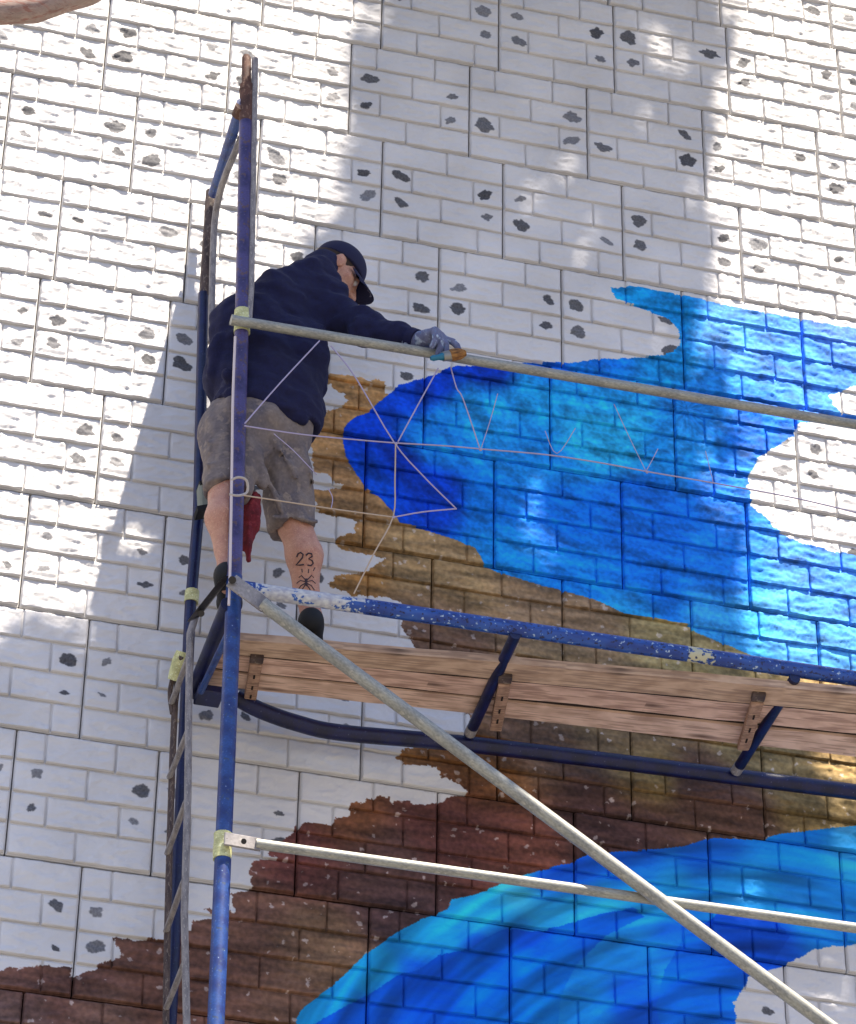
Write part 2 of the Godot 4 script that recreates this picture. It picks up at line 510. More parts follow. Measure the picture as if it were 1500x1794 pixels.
	var blue := colour_field([[Vector2(-0.33, 9.61), 0.20, paint(4, 50, 156)],[Vector2(-0.18, 9.83), 0.18, paint(4, 54, 158)],[Vector2(-0.26, 9.44), 0.18, paint(4, 62, 168)],[Vector2(-0.17, 9.51), 0.14, paint(2, 40, 144)],[Vector2(-0.04, 9.94), 0.16, paint(2, 46, 152)],[Vector2(0.16, 10.03), 0.16, paint(2, 42, 150)],[Vector2(-0.03, 9.40), 0.18, paint(4, 52, 160)],[Vector2(-0.02, 9.65), 0.20, paint(20, 118, 200)],[Vector2(0.18, 9.80), 0.25, paint(28, 138, 206)],[Vector2(0.41, 9.95), 0.20, paint(28, 146, 208)],[Vector2(0.34, 9.64), 0.23, paint(22, 124, 200)],[Vector2(0.64, 9.81), 0.23, paint(34, 150, 198)],[Vector2(0.62, 10.00), 0.18, paint(26, 132, 196)],[Vector2(0.19, 9.39), 0.18, paint(16, 112, 202)],[Vector2(0.45, 9.39), 0.20, paint(12, 98, 190)],[Vector2(0.25, 9.17), 0.18, paint(22, 128, 208)],[Vector2(0.52, 9.12), 0.18, paint(18, 112, 198)],[Vector2(0.79, 9.46), 0.23, paint(14, 92, 182)],[Vector2(0.79, 9.11), 0.20, paint(14, 96, 184)],[Vector2(0.92, 9.78), 0.18, paint(22, 112, 176)],[Vector2(1.06, 10.06), 0.20, paint(24, 106, 178)],[Vector2(0.74, 9.03), 0.14, paint(40, 156, 216)],[Vector2(1.12, 9.02), 0.23, paint(48, 140, 206)],[Vector2(1.44, 9.05), 0.27, paint(70, 142, 210)],[Vector2(1.54, 9.28), 0.23, paint(62, 122, 206)],[Vector2(1.08, 9.25), 0.18, paint(20, 104, 196)],[Vector2(1.12, 9.63), 0.16, paint(20, 92, 176)],[Vector2(1.27, 9.99), 0.18, paint(14, 84, 172)],[Vector2(1.45, 10.31), 0.27, paint(58, 120, 206)],[Vector2(1.22, 10.47), 0.25, paint(68, 130, 206)],[Vector2(0.93, 10.49), 0.16, paint(12, 112, 172)],[Vector2(0.74, 10.53), 0.11, paint(14, 120, 180)],[Vector2(0.93, 10.20), 0.14, paint(16, 112, 170)],[Vector2(0.62, 10.14), 0.14, paint(10, 92, 178)],[Vector2(0.41, 10.09), 0.14, paint(12, 80, 178)],[Vector2(1.63, 10.59), 0.20, paint(80, 126, 216)]], x0, y0, w, h)  # blues at the right are paler: sunlight on the paint put into the colour
	var wave := colour_field([[Vector2(-0.40, 7.17), 0.14, paint(26, 150, 214)],[Vector2(-0.22, 7.35), 0.14, paint(28, 156, 216)],[Vector2(-0.01, 7.49), 0.14, paint(30, 160, 218)],[Vector2(0.18, 7.65), 0.14, paint(34, 160, 216)],[Vector2(0.28, 7.72), 0.09, paint(60, 176, 214)],[Vector2(0.40, 7.62), 0.11, paint(40, 160, 216)],[Vector2(0.49, 7.84), 0.14, paint(14, 78, 186)],[Vector2(0.72, 7.92), 0.16, paint(12, 82, 192)],[Vector2(1.02, 8.02), 0.16, paint(14, 92, 196)],[Vector2(1.35, 8.10), 0.18, paint(16, 112, 200)],[Vector2(-0.12, 7.19), 0.18, paint(14, 92, 200)],[Vector2(0.02, 7.34), 0.18, paint(12, 76, 190)],[Vector2(0.24, 7.46), 0.18, paint(12, 74, 186)],[Vector2(0.40, 7.51), 0.14, paint(14, 82, 192)],[Vector2(0.20, 7.28), 0.18, paint(12, 72, 188)],[Vector2(0.55, 7.71), 0.16, paint(40, 164, 216)],[Vector2(0.78, 7.82), 0.18, paint(32, 148, 210)],[Vector2(1.12, 7.89), 0.20, paint(24, 124, 192)],[Vector2(1.40, 7.92), 0.20, paint(22, 116, 192)],[Vector2(0.67, 7.57), 0.18, paint(26, 128, 206)],[Vector2(0.50, 7.37), 0.18, paint(24, 130, 210)],[Vector2(0.36, 7.26), 0.14, paint(26, 140, 214)],[Vector2(0.73, 7.38), 0.16, paint(12, 84, 194)],[Vector2(0.90, 7.65), 0.16, paint(16, 92, 194)],[Vector2(0.98, 7.44), 0.18, paint(16, 88, 188)],[Vector2(0.88, 7.51), 0.11, paint(28, 126, 206)],[Vector2(1.18, 7.70), 0.14, paint(12, 70, 176)],[Vector2(1.52, 8.08), 0.14, paint(36, 140, 206)]], x0, y0, w, h)
	var deep := colour_field([[Vector2(-0.24, 7.19), 0.18, paint(8, 78, 180)],[Vector2(-0.00, 7.36), 0.18, paint(4, 70, 172)],[Vector2(0.18, 7.41), 0.14, paint(4, 76, 170)],[Vector2(0.16, 7.34), 0.14, paint(4, 86, 178)],[Vector2(0.34, 7.54), 0.09, paint(6, 66, 168)],[Vector2(0.38, 7.44), 0.14, paint(6, 96, 186)],[Vector2(0.24, 7.26), 0.14, paint(6, 98, 190)],[Vector2(0.40, 7.29), 0.14, paint(12, 116, 200)],[Vector2(0.61, 7.67), 0.14, paint(8, 86, 188)],[Vector2(0.90, 7.52), 0.16, paint(8, 84, 180)],[Vector2(1.12, 7.73), 0.14, paint(6, 64, 165)],[Vector2(0.96, 7.37), 0.14, paint(10, 92, 186)]], x0, y0, w, h)
	var fd := deep.get_data()
	var rag_x := noise_of(3, 0.035, 4).get_image(w, h).get_data()
	var rag_y := noise_of(4, 0.06, 3).get_image(w, h).get_data()
	var fine := noise_of(5, 0.13, 3).get_image(w, h).get_data()
	# brush strokes: two noises drawn long in one direction
	var flat_img := noise_of(6, 0.05, 4).get_image(w / 6, h)
	flat_img.resize(w, h, Image.INTERPOLATE_CUBIC)
	var stroke := flat_img.get_data()
	var arcs_noise := noise_of(8, 0.05, 3)
	var drops := noise_of(9, 0.075, 1, FastNoiseLite.TYPE_CELLULAR)
	drops.cellular_return_type = FastNoiseLite.RETURN_DISTANCE
	var drop_data := drops.get_image(w, h, false, false, false).get_data()
	var fb := brown.get_data()
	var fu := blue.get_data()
	var fw := wave.get_data()
	var field_w := brown.get_width()
	var wave_centre: Vector2 = Vector2(1.301, 6.342)
	var wave_c := Vector2((wave_centre.x - WALL_LEFT) * TEXELS - x0, (WALL_TOP - wave_centre.y) * TEXELS - y0)
	# bare wall
	var mottled := noise_of(11, 0.006, 5).get_image(TEX_W, TEX_H).get_data()
	var out := PackedByteArray()
	out.resize(TEX_W * TEX_H * 3)
	for i in TEX_W * TEX_H:
		var k := int(mottled[i] * 0.09)
		out[i * 3] = 197 + k
		out[i * 3 + 1] = 195 + k
		out[i * 3 + 2] = 193 + k
	# grey filler showing at the fixings of each panel
	var bite := noise_of(12, 0.9, 3)
	for p in panels:
		for s in 4:
			if random.randf() < 0.07:
				continue
			var u := (0.14 if s % 2 == 0 else 0.86) + random.randf_range(-0.025, 0.025)
			var vv := (0.36 if s < 2 else 0.63) + random.randf_range(-0.03, 0.03)
			var cx: float = (p.x + u * 0.5 - WALL_LEFT) * TEXELS
			var cy: float = (WALL_TOP - p.y + vv * 0.5) * TEXELS
			var r: float = (random.randf_range(5.6, 8.6) if p.y > 9.6 else random.randf_range(3.4, 5.8)) + random.randf() * random.randf() * 5.0
			var st := random.randf_range(0.5, 0.95)
			var ang := random.randf_range(-0.9, 0.9)
			var ph := random.randf() * 90.0
			var tone := random.randi_range(70, 128)
			var ring := r * 1.9
			for yy in range(int(cy - ring), int(cy + ring) + 1):
				for xx in range(int(cx - ring), int(cx + ring) + 1):
					if xx < 0 or yy < 0 or xx >= TEX_W or yy >= TEX_H:
						continue
					var dx := (xx - cx) * cos(ang) + (yy - cy) * sin(ang)
					var dy := (-(xx - cx) * sin(ang) + (yy - cy) * cos(ang)) / st
					var a := atan2(dy, dx)
					var rr := r * (1.0 + 0.58 * bite.get_noise_3d(cos(a) * 0.85, sin(a) * 0.85, ph))
					var d := sqrt(dx * dx + dy * dy) - rr
					var o := (yy * TEX_W + xx) * 3
					if d < 0.9:
						var t := clampf(0.9 - d, 0.0, 1.0) * 0.95
						var sh := tone + bite.get_noise_2d(xx * 0.35, yy * 0.35 + ph) * 26.0
						out[o] = int(lerpf(out[o], sh, t))
						out[o + 1] = int(lerpf(out[o + 1], sh, t))
						out[o + 2] = int(lerpf(out[o + 2], sh + 3, t))
	for y in h:
		for x in w:
			var i := y * w + x
			var ex := x + int((rag_x[i] - 128) * 0.07 + (fine[i] - 128) * 0.015)
			var ey := y + int((rag_y[i] - 128) * 0.03)
			if ex < 0 or ey < 0 or ex >= w or ey >= h:
				continue
			var id := id_map[(y0 + ey) * TEX_W + x0 + ex]
			if id == 0:
				continue
			if id != 1:
				# the blue shapes have cleaner edges
				var cx := clampi(x + (ex - x) / 4, 0, w - 1)
				var cy := clampi(y + (ey - y) / 4, 0, h - 1)
				var id2 := id_map[(y0 + cy) * TEX_W + x0 + cx]
				if id2 == 0:
					continue
				id = id2
			else:
				var id3 := id_map[(y0 + y) * TEX_W + x0 + x]
				if id3 >= 2:
					id = id3
			var j := (clampi(y, 0, h - 1) * field_w + x) * 3
			var r: float
			var g: float
			var b: float
			var k: float
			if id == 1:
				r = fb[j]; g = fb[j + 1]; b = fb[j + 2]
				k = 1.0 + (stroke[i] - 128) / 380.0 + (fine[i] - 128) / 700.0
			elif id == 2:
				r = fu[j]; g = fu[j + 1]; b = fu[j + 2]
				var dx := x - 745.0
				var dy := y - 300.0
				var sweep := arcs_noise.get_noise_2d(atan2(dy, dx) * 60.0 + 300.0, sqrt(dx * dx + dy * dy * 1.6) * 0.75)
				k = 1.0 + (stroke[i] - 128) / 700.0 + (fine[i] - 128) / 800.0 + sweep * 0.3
			else:
				if id == 4:
					r = fd[j]; g = fd[j + 1]; b = fd[j + 2]
				else:
					r = fw[j]; g = fw[j + 1]; b = fw[j + 2]
				# strokes bend with the wave, up to the right
				var wx := x - wave_c.x
				var wy := y - wave_c.y
				var wr := sqrt(wx * wx + wy * wy)
				k = 1.0 + arcs_noise.get_noise_2d(atan2(wy, wx) * 36.0, wr * 0.62) * 0.42 + arcs_noise.get_noise_2d(atan2(wy, wx) * 30.0 + 200.0, wr * 0.25) * 0.25
			if drop_data[i] < 24 + (fine[i] - 128) / 6 and id == 1 and rag_x[i] > 164:
				r = lerpf(r, 190, 0.6); g = lerpf(g, 180, 0.6); b = lerpf(b, 175, 0.6)
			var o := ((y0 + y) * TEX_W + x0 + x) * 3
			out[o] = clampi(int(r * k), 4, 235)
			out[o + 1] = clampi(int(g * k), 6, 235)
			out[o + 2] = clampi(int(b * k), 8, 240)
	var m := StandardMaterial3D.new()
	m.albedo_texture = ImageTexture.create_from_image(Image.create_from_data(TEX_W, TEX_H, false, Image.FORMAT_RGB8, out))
	m.roughness = 0.78
	m.metallic_specular = 0.3
	return m

# the moulded bricks of one panel: [u0, u1, row]
const MOULD := [[0.0, 0.21, 0], [0.21, 0.70, 0], [0.70, 1.0, 0], [0.0, 0.515, 1], [0.515, 1.0, 1], [0.0, 0.25, 2], [0.25, 0.755, 2], [0.755, 1.0, 2], [0.0, 0.47, 3], [0.47, 1.0, 3]]

# one rough split-faced brick of the mould, in panel coordinates (metres from the panel's top left corner)
func mould_brick(slot: Array, flipped: bool, rough: FastNoiseLite, ridge: FastNoiseLite, slot_index: int) -> Dictionary:
	var x0: float = slot[0] * 0.5
	var x1: float = slot[1] * 0.5
	var y0: float = slot[2] * 0.125
	var y1: float = y0 + 0.125
	var gx0 := 0.006 if slot[0] == 0.0 else 0.0032
	var gx1 := 0.006 if slot[1] == 1.0 else 0.0032
	var gy0 := 0.006 if slot[2] == 0 else 0.0028
	var gy1 := 0.0065 if slot[2] == 3 else 0.0042
	x0 += gx0; x1 -= gx1; y0 += gy0; y1 -= gy1
	var cols := maxi(6, int((x1 - x0) / 0.0074))
	var rows := 17
	var v := PackedVector3Array()
	var n := PackedVector3Array()
	var uvo := PackedVector2Array()
	var idx := PackedInt32Array()
	var tilt := ridge.get_noise_2d(slot_index * 71.3, 5.0) * 0.004
	var hs := PackedFloat32Array()
	for r in rows + 3:
		for c in cols + 3:
			var u := clampf((c - 1.0) / cols, 0.0, 1.0)
			var w := clampf((r - 1.0) / rows, 0.0, 1.0)
			var px := lerpf(x0, x1, u)
			var py := lerpf(y0, y1, w)
			var mx := 1.0 if c > 1 and c < cols + 1 else 0.0
			var my := 1.0 if r > 1 and r < rows + 1 else 0.0
			# ragged edges
			if mx > 0 and my > 0:
				px += rough.get_noise_3d(px * 900, py * 900, 40) * 0.003
				py += rough.get_noise_3d(px * 900, py * 900, 80) * 0.003
			var h := 0.0
			if c == 0 or r == 0 or c == cols + 2 or r == rows + 2:
				h = -0.004
			else:
				var edge: float = minf(minf(px - x0, x1 - px), minf(py - y0, y1 - py))
				var down := 1.0 - w if flipped else w
				h = 0.0054 + tilt * (u - 0.5) * 1.6 + 0.0056 * down * down
				var flake: float = ridge.get_noise_2d(px * 230.0 + slot_index * 977.0, py * 560.0) * 2.4
				flake = (floorf(flake) + smoothstep(0.45, 1.0, flake - floorf(flake))) / 2.4
				h += flake * 0.0064 + rough.get_noise_2d(px * 800.0, py * 2100.0) * 0.0012
				h = clampf(h, 0.0035, 0.017)
				h *= lerpf(0.74 + 0.26 * clampf(edge / 0.009, 0.0, 1.0), 1.0, smoothstep(0.6, 0.95, down))
			var q := Vector3(px, -py, h)
			if flipped:
				q = Vector3(0.5 - px, -0.5 + py, h)
			v.append(q)
			hs.append(h)
	var stride := cols + 3
	for r in rows + 3:
		for c in cols + 3:
			var i := r * stride + c
			var ca := v[r * stride + mini(c + 1, cols + 2)] - v[r * stride + maxi(c - 1, 0)]
			var ra := v[mini(r + 1, rows + 2) * stride + c] - v[maxi(r - 1, 0) * stride + c]
			var nn := ra.cross(ca).normalized()
			if nn.z < 0:
				nn = -nn
			n.append(nn)
	for r in rows + 2:
		for c in cols + 2:
			var q := r * stride + c
			idx.append_array([q, q + 1, q + stride, q + 1, q + stride + 1, q + stride])
	return {"v": v, "n": n, "i": idx}

func wall_uv(p: Vector3) -> Vector2:
	return Vector2((p.x - WALL_LEFT) * TEXELS / TEX_W, (WALL_TOP - p.y) * TEXELS / TEX_H)

func build_wall() -> void:
	var wall := thing("house_wall", "wall clad in white moulded brick panels with an unfinished blue and brown mural", "wall")
	var phase := [-0.14, 0.19, -0.289, -0.411, -0.268, -0.027, -0.076, 0.203, -0.033, 0.221, 0.003, -0.232, 0.11, -0.2]
	var panels := []
	for r in 14:
		var top: float = 13.1 - r * 0.5
		for k in range(-6, 7):
			var x: float = phase[r] + k * 0.5
			if x > 2.3 or x < -2.6:
				continue
			panels.append(Vector2(x, top))
	var mat := wall_material(panels)
	materials.wall = mat
	var core := plain(Color(0.72, 0.71, 0.69), 0.9)
	put("wall_core", block(Vector3(0, 7.2, -0.17), Vector3(9, 0, 0), Vector3(0, 7.2, 0), Vector3(0, 0, 0.115), 0.01), core, wall)
	# the moulds, plain and turned by half a turn
	var rough := noise_of(21, 0.02, 3)
	var ridge := noise_of(22, 0.02, 4)
	ridge.fractal_type = FastNoiseLite.FRACTAL_RIDGED
	ridge.domain_warp_enabled = true
	ridge.domain_warp_amplitude = 18.0
	ridge.domain_warp_frequency = 0.02
	var moulds := [[], []]
	for s in MOULD.size():
		for fl in 2:
			moulds[fl].append(mould_brick(MOULD[s], fl == 1, rough, ridge, s))
	# nearest panels first: their bricks are single pieces, those of the others are one mass
	var eye := Vector3(-2.61, 1.59, 10.39)
	var order := panels.duplicate()
	order.sort_custom(func(a, b):
		var oa: bool = a.x < -1.95 or a.x > 1.65 or a.y < 7.3
		var ob: bool = b.x < -1.95 or b.x > 1.65 or b.y < 7.3
		if oa != ob:
			return ob
		return eye.distance_squared_to(Vector3(a.x, a.y, 0)) < eye.distance_squared_to(Vector3(b.x, b.y, 0)))
	var mv := PackedVector3Array()
	var mn := PackedVector3Array()
	var mu := PackedVector2Array()
	var mi := PackedInt32Array()
	for k in order.size():
		var p: Vector2 = order[k]
		var corner := Vector3(p.x, p.y, random.randf_range(-0.0015, 0.0015))
		var flip := 1 if random.randf() < 0.5 else 0
		if is_equal_approx(p.x, 0.003 - 1.5):
			flip = 0
		var slab := block(corner + Vector3(0.25, -0.25, -0.0275), Vector3(0.2477, 0, 0), Vector3(0, 0.2466, 0), Vector3(0, 0, 0.0275), 0.003)
		var arr := slab.surface_get_arrays(0)
		var sv: PackedVector3Array = arr[Mesh.ARRAY_VERTEX]
		var su := PackedVector2Array()
		for q in sv:
			su.append(wall_uv(q))
		arr[Mesh.ARRAY_TEX_UV] = su
		var sm := ArrayMesh.new()
		sm.add_surface_from_arrays(Mesh.PRIMITIVE_TRIANGLES, arr)
		var panel := put("wall_panel" if k == 0 else "wall_panel_%03d" % k, sm, mat, wall)
		for s in MOULD.size():
			var b: Dictionary = moulds[flip][s]
			var uv := PackedVector2Array()
			for q in b.v:
				uv.append(wall_uv(q + corner))
			if k < 30:
				var bm := arrays_mesh(b.v, b.n, uv, b.i)
				var o := put("brick" if s == 0 else "brick_%03d" % s, bm, mat, panel)
				o.position = corner
			else:
				var base := mv.size()
				for q in b.v:
					mv.append(q + corner)
				mn.append_array(b.n)
				mu.append_array(uv)
				for q in b.i:
					mi.append(q + base)
	var rest := put("brick_relief", arrays_mesh(mv, mn, mu, mi), mat, wall)
	rest.set_meta("kind", "stuff")

# ------------------------------------------------------------------ the tree whose shade lies on the wall
func inside(poly: Array, p: Vector2) -> bool:
	var hit := false
	for i in poly.size():
		var a: Vector2 = poly[i]
		var b: Vector2 = poly[(i + 1) % poly.size()]
		if (a.y > p.y) != (b.y > p.y) and p.x < (b.x - a.x) * (p.y - a.y) / (b.y - a.y) + a.x:
			hit = not hit
	return hit

func build_tree() -> void:
	var tree := thing("shade_tree", "weathered bare branch of a leafy tree reaching over the upper left of the wall", "tree", Vector3(1.4, 0, 10.8))
	var base := tree.position
	var bark := worn(50, Color(0.66, 0.58, 0.53), Color(0.52, 0.45, 0.42), Color(0.55, 0.38, 0.33), 0.33, Color(0.42, 0.34, 0.32), 0.2, 0.95)
	tri(bark, Vector3(1.6, 9.0, 9.0))
	var trunk_path := []
	var trunk_r := []
	for i in 12:
		var t := i / 11.0
		trunk_path.append(Vector3(1.4 - t * 0.9 + sin(t * 7) * 0.08, t * 15.5, 10.8 - t * 3.2) - base)
		trunk_r.append(0.24 * (1.0 - t * 0.8))
	put("trunk", tube(trunk_path, trunk_r, 16), bark, tree)
	var out_a: Vector3 = Vector3(-2.282, 6.660, 5.000)
	var out_b: Vector3 = Vector3(-2.144, 6.715, 5.000)
	var out_c: Vector3 = Vector3(-2.042, 6.790, 5.000)
	var out_d: Vector3 = Vector3(-1.930, 6.831, 5.100)
	var limb := [out_a + (out_a - out_b) * 2.0 - base, out_a - base, out_a.lerp(out_b, 0.5) - base, out_b - base, out_b.lerp(out_c, 0.55) - base, out_c - base, out_d - base, Vector3(0.2, 13.2, 6.4) - base, Vector3(0.6, 12.6, 8.2) - base]
	put("limb", tube(limb, [0.02, 0.026, 0.028, 0.032, 0.030, 0.033, 0.04, 0.08, 0.11], 14), bark, tree, "bare grey and red-brown limb in the photo's corner")
	put("limb", tube([Vector3(0.4, 13.6, 7.4) - base, Vector3(-0.4, 13.6, 4.6) - base, Vector3(-0.95, 12.3, 2.65) - base], [0.08, 0.05, 0.012], 10), bark, tree)  # unseen limb, added to carry the leaves that throw the wedge of shade
	# the crown: leaves wherever the shade on the wall asks for some, at their own distance towards the sun
	var to_sun := -SUN_DIR.normalized()
	var shade := [Vector2(-0.243, 13.617), Vector2(1.190, 14.044), Vector2(1.127, 12.229), Vector2(1.076, 11.885), Vector2(1.036, 11.394), Vector2(1.030, 10.930), Vector2(0.971, 10.559), Vector2(0.896, 10.426), Vector2(0.949, 10.178), Vector2(1.051, 10.058), Vector2(1.019, 9.773), Vector2(1.051, 9.348), Vector2(1.028, 8.978), Vector2(1.131, 8.743), Vector2(1.393, 8.639), Vector2(1.321, 8.283), Vector2(1.436, 8.182), Vector2(1.559, 8.035), Vector2(1.996, 8.009), Vector2(1.835, 5.971), Vector2(-2.192, 5.517), Vector2(-2.518, 7.980), Vector2(-1.574, 8.274), Vector2(-1.266, 8.461), Vector2(-1.096, 8.687), Vector2(-0.941, 9.067), Vector2(-0.790, 9.675), Vector2(-0.585, 10.048), Vector2(-0.453, 10.475), Vector2(-0.348, 10.793), Vector2(-0.331, 11.502), Vector2(-0.239, 11.684)]
	var gaps := [[Vector2(0.85, 11.96), 0.102],[Vector2(0.99, 11.83), 0.136],[Vector2(1.04, 11.14), 0.091],[Vector2(0.47, 11.10), 0.102],[Vector2(0.33, 10.94), 0.091],[Vector2(0.63, 10.84), 0.091],[Vector2(0.56, 10.64), 0.091],[Vector2(0.84, 11.47), 0.082],[Vector2(0.77, 11.74), 0.068],[Vector2(-1.15, 8.94), 0.100],[Vector2(-1.09, 8.81), 0.091],[Vector2(-1.20, 8.45), 0.068],[Vector2(0.34, 9.36), 0.095],[Vector2(0.23, 9.70), 0.077],[Vector2(0.40, 9.20), 0.091],[Vector2(0.29, 8.23), 0.082],[Vector2(0.38, 8.06), 0.068],[Vector2(0.26, 7.67), 0.059],[Vector2(1.12, 7.80), 0.114],[Vector2(1.29, 7.78), 0.105],[Vector2(1.40, 7.50), 0.159],[Vector2(1.53, 8.37), 0.114],[Vector2(0.71, 10.02), 0.077],[Vector2(0.96, 9.87), 0.100],[Vector2(0.95, 10.21), 0.082],[Vector2(0.74, 9.03), 0.100],[Vector2(0.86, 9.55), 0.086],[Vector2(0.52, 8.99), 0.077],[Vector2(-1.20, 8.07), 0.032],[Vector2(0.64, 9.64), 0.068],[Vector2(1.52, 8.10), 0.091],[Vector2(0.12, 9.86), 0.059],[Vector2(0.50, 9.78), 0.082],[Vector2(0.64, 9.48), 0.068],[Vector2(0.37, 9.51), 0.068],[Vector2(0.28, 9.20), 0.077],[Vector2(0.80, 9.89), 0.068],[Vector2(0.75, 9.72), 0.059],[Vector2(0.53, 10.00), 0.068],[Vector2(0.21, 9.40), 0.055],[Vector2(0.97, 9.57), 0.091],[Vector2(0.98, 9.32), 0.082],[Vector2(1.04, 9.72), 0.068],[Vector2(0.40, 8.22), 0.077],[Vector2(0.31, 8.04), 0.064],[Vector2(0.55, 7.59), 0.055],[Vector2(0.86, 10.19), 0.059]]
	var leaf := leaf_mesh()
	var spots := []
	while spots.size() < 24000:
		var q := Vector2(random.randf_range(-3.4, 3.2), random.randf_range(4.2, 13.6))
		if not inside(shade, q + Vector2(random.randfn(0.0, 0.06), random.randfn(0.0, 0.06))):
			continue
		var clear := false
		for g in gaps:
			if q.distance_squared_to(g[0]) < g[1] * g[1] * random.randf_range(0.7, 1.25):
				clear = true
				break
		if clear:
			continue
		var t := random.randf_range(7.0, 10.5)
		spots.append([Vector3(q.x, q.y, 0) + to_sun * t, random.randf_range(0.7, 1.25)])
	var wedge := [Vector2(-1.005, 10.167), Vector2(-1.042, 10.038), Vector2(-1.265, 8.594), Vector2(-1.084, 8.494), Vector2(-0.907, 8.821), Vector2(-0.945, 9.805), Vector2(-0.985, 10.129)]  # unseen bough: leaves added in this outline to cast the wedge-shaped shade
	var near := 0
	while near < 2600:
		var q := Vector2(random.randf_range(-1.7, -0.9), random.randf_range(8.3, 10.5))
		if not inside(wedge, q) or q.distance_to(Vector2(-1.151, 8.951)) < 0.09:
			continue
		spots.append([Vector3(q.x, q.y, 0) + to_sun * random.randf_range(2.7, 3.5), 0.42])
		near += 1
	var mm := MultiMesh.new()
	mm.transform_format = MultiMesh.TRANSFORM_3D
	mm.use_colors = true
	mm.mesh = leaf
	mm.instance_count = spots.size()
	for i in spots.size():
		var axis := Vector3(random.randf_range(-1, 1), random.randf_range(-1, 1), random.randf_range(-1, 1)).normalized()
		var b := Basis(axis, random.randf() * TAU).scaled(Vector3.ONE * spots[i][1])
		mm.set_instance_transform(i, Transform3D(b, spots[i][0] - base))
		var k := random.randf_range(0.7, 1.2)
		mm.set_instance_color(i, Color(0.05 * k, 0.085 * k, 0.03 * k))
	var lm := plain(Color.WHITE, 0.7)
	lm.vertex_color_use_as_albedo = true
	lm.cull_mode = BaseMaterial3D.CULL_DISABLED
	var crown := MultiMeshInstance3D.new()
	crown.name = "crown"
	crown.multimesh = mm
	crown.material_override = lm
	crown.set_meta("kind", "stuff")
	tree.add_child(crown)

func leaf_mesh() -> ArrayMesh:
	var v := PackedVector3Array([Vector3(0, -0.075, 0), Vector3(0.045, -0.01, 0.012), Vector3(0, 0.085, -0.01), Vector3(-0.045, -0.01, 0.012), Vector3(0, -0.005, 0)])
	var n := PackedVector3Array([Vector3.BACK, Vector3.BACK, Vector3.BACK, Vector3.BACK, Vector3.BACK])
	return arrays_mesh(v, n, PackedVector2Array(), PackedInt32Array([0, 4, 1, 1, 4, 2, 2, 4, 3, 3, 4, 0]))

# ------------------------------------------------------------------ the scaffold
func make_materials() -> void:
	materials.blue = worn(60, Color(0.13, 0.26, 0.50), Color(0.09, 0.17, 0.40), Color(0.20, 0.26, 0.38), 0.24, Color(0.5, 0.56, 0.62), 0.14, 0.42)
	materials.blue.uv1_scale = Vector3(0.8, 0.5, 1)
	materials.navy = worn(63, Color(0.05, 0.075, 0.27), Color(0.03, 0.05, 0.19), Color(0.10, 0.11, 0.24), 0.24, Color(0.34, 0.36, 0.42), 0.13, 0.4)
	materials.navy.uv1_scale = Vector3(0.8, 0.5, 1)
	materials.violet = worn(66, Color(0.27, 0.24, 0.43), Color(0.18, 0.15, 0.33), Color(0.33, 0.25, 0.28), 0.28, Color(0.40, 0.36, 0.42), 0.12, 0.45)
	materials.violet.uv1_scale = Vector3(0.8, 0.5, 1)
	materials.rust = worn(69, Color(0.36, 0.24, 0.19), Color(0.26, 0.17, 0.14), Color(0.46, 0.36, 0.3), 0.3, Color(0.2, 0.13, 0.12), 0.2, 0.8)
	materials.zinc = worn(72, Color(0.60, 0.60, 0.56), Color(0.54, 0.54, 0.51), Color(0.63, 0.62, 0.57), 0.24, Color(0.50, 0.48, 0.45), 0.10, 0.5, 0.2)
	materials.zinc.uv1_scale = Vector3(0.5, 0.5, 1)
	materials.dull = worn(75, Color(0.56, 0.54, 0.53), Color(0.46, 0.44, 0.44), Color(0.62, 0.6, 0.57), 0.25, Color(0.3, 0.27, 0.25), 0.13, 0.6, 0.0)
	materials.old = worn(78, Color(0.34, 0.28, 0.25), Color(0.24, 0.19, 0.18), Color(0.48, 0.43, 0.38), 0.28, Color(0.15, 0.12, 0.12), 0.2, 0.75)
	materials.tape = worn(81, Color(0.80, 0.80, 0.58), Color(0.68, 0.68, 0.48), Color(0.86, 0.87, 0.7), 0.25, Color(0.3, 0.29, 0.25), 0.12, 0.7)
	materials.tape.uv1_scale = Vector3(2, 1, 1)
	materials.bolt = plain(Color(0.22, 0.21, 0.2), 0.5, 0.6)
	materials.black = plain(Color(0.035, 0.035, 0.045), 0.75)

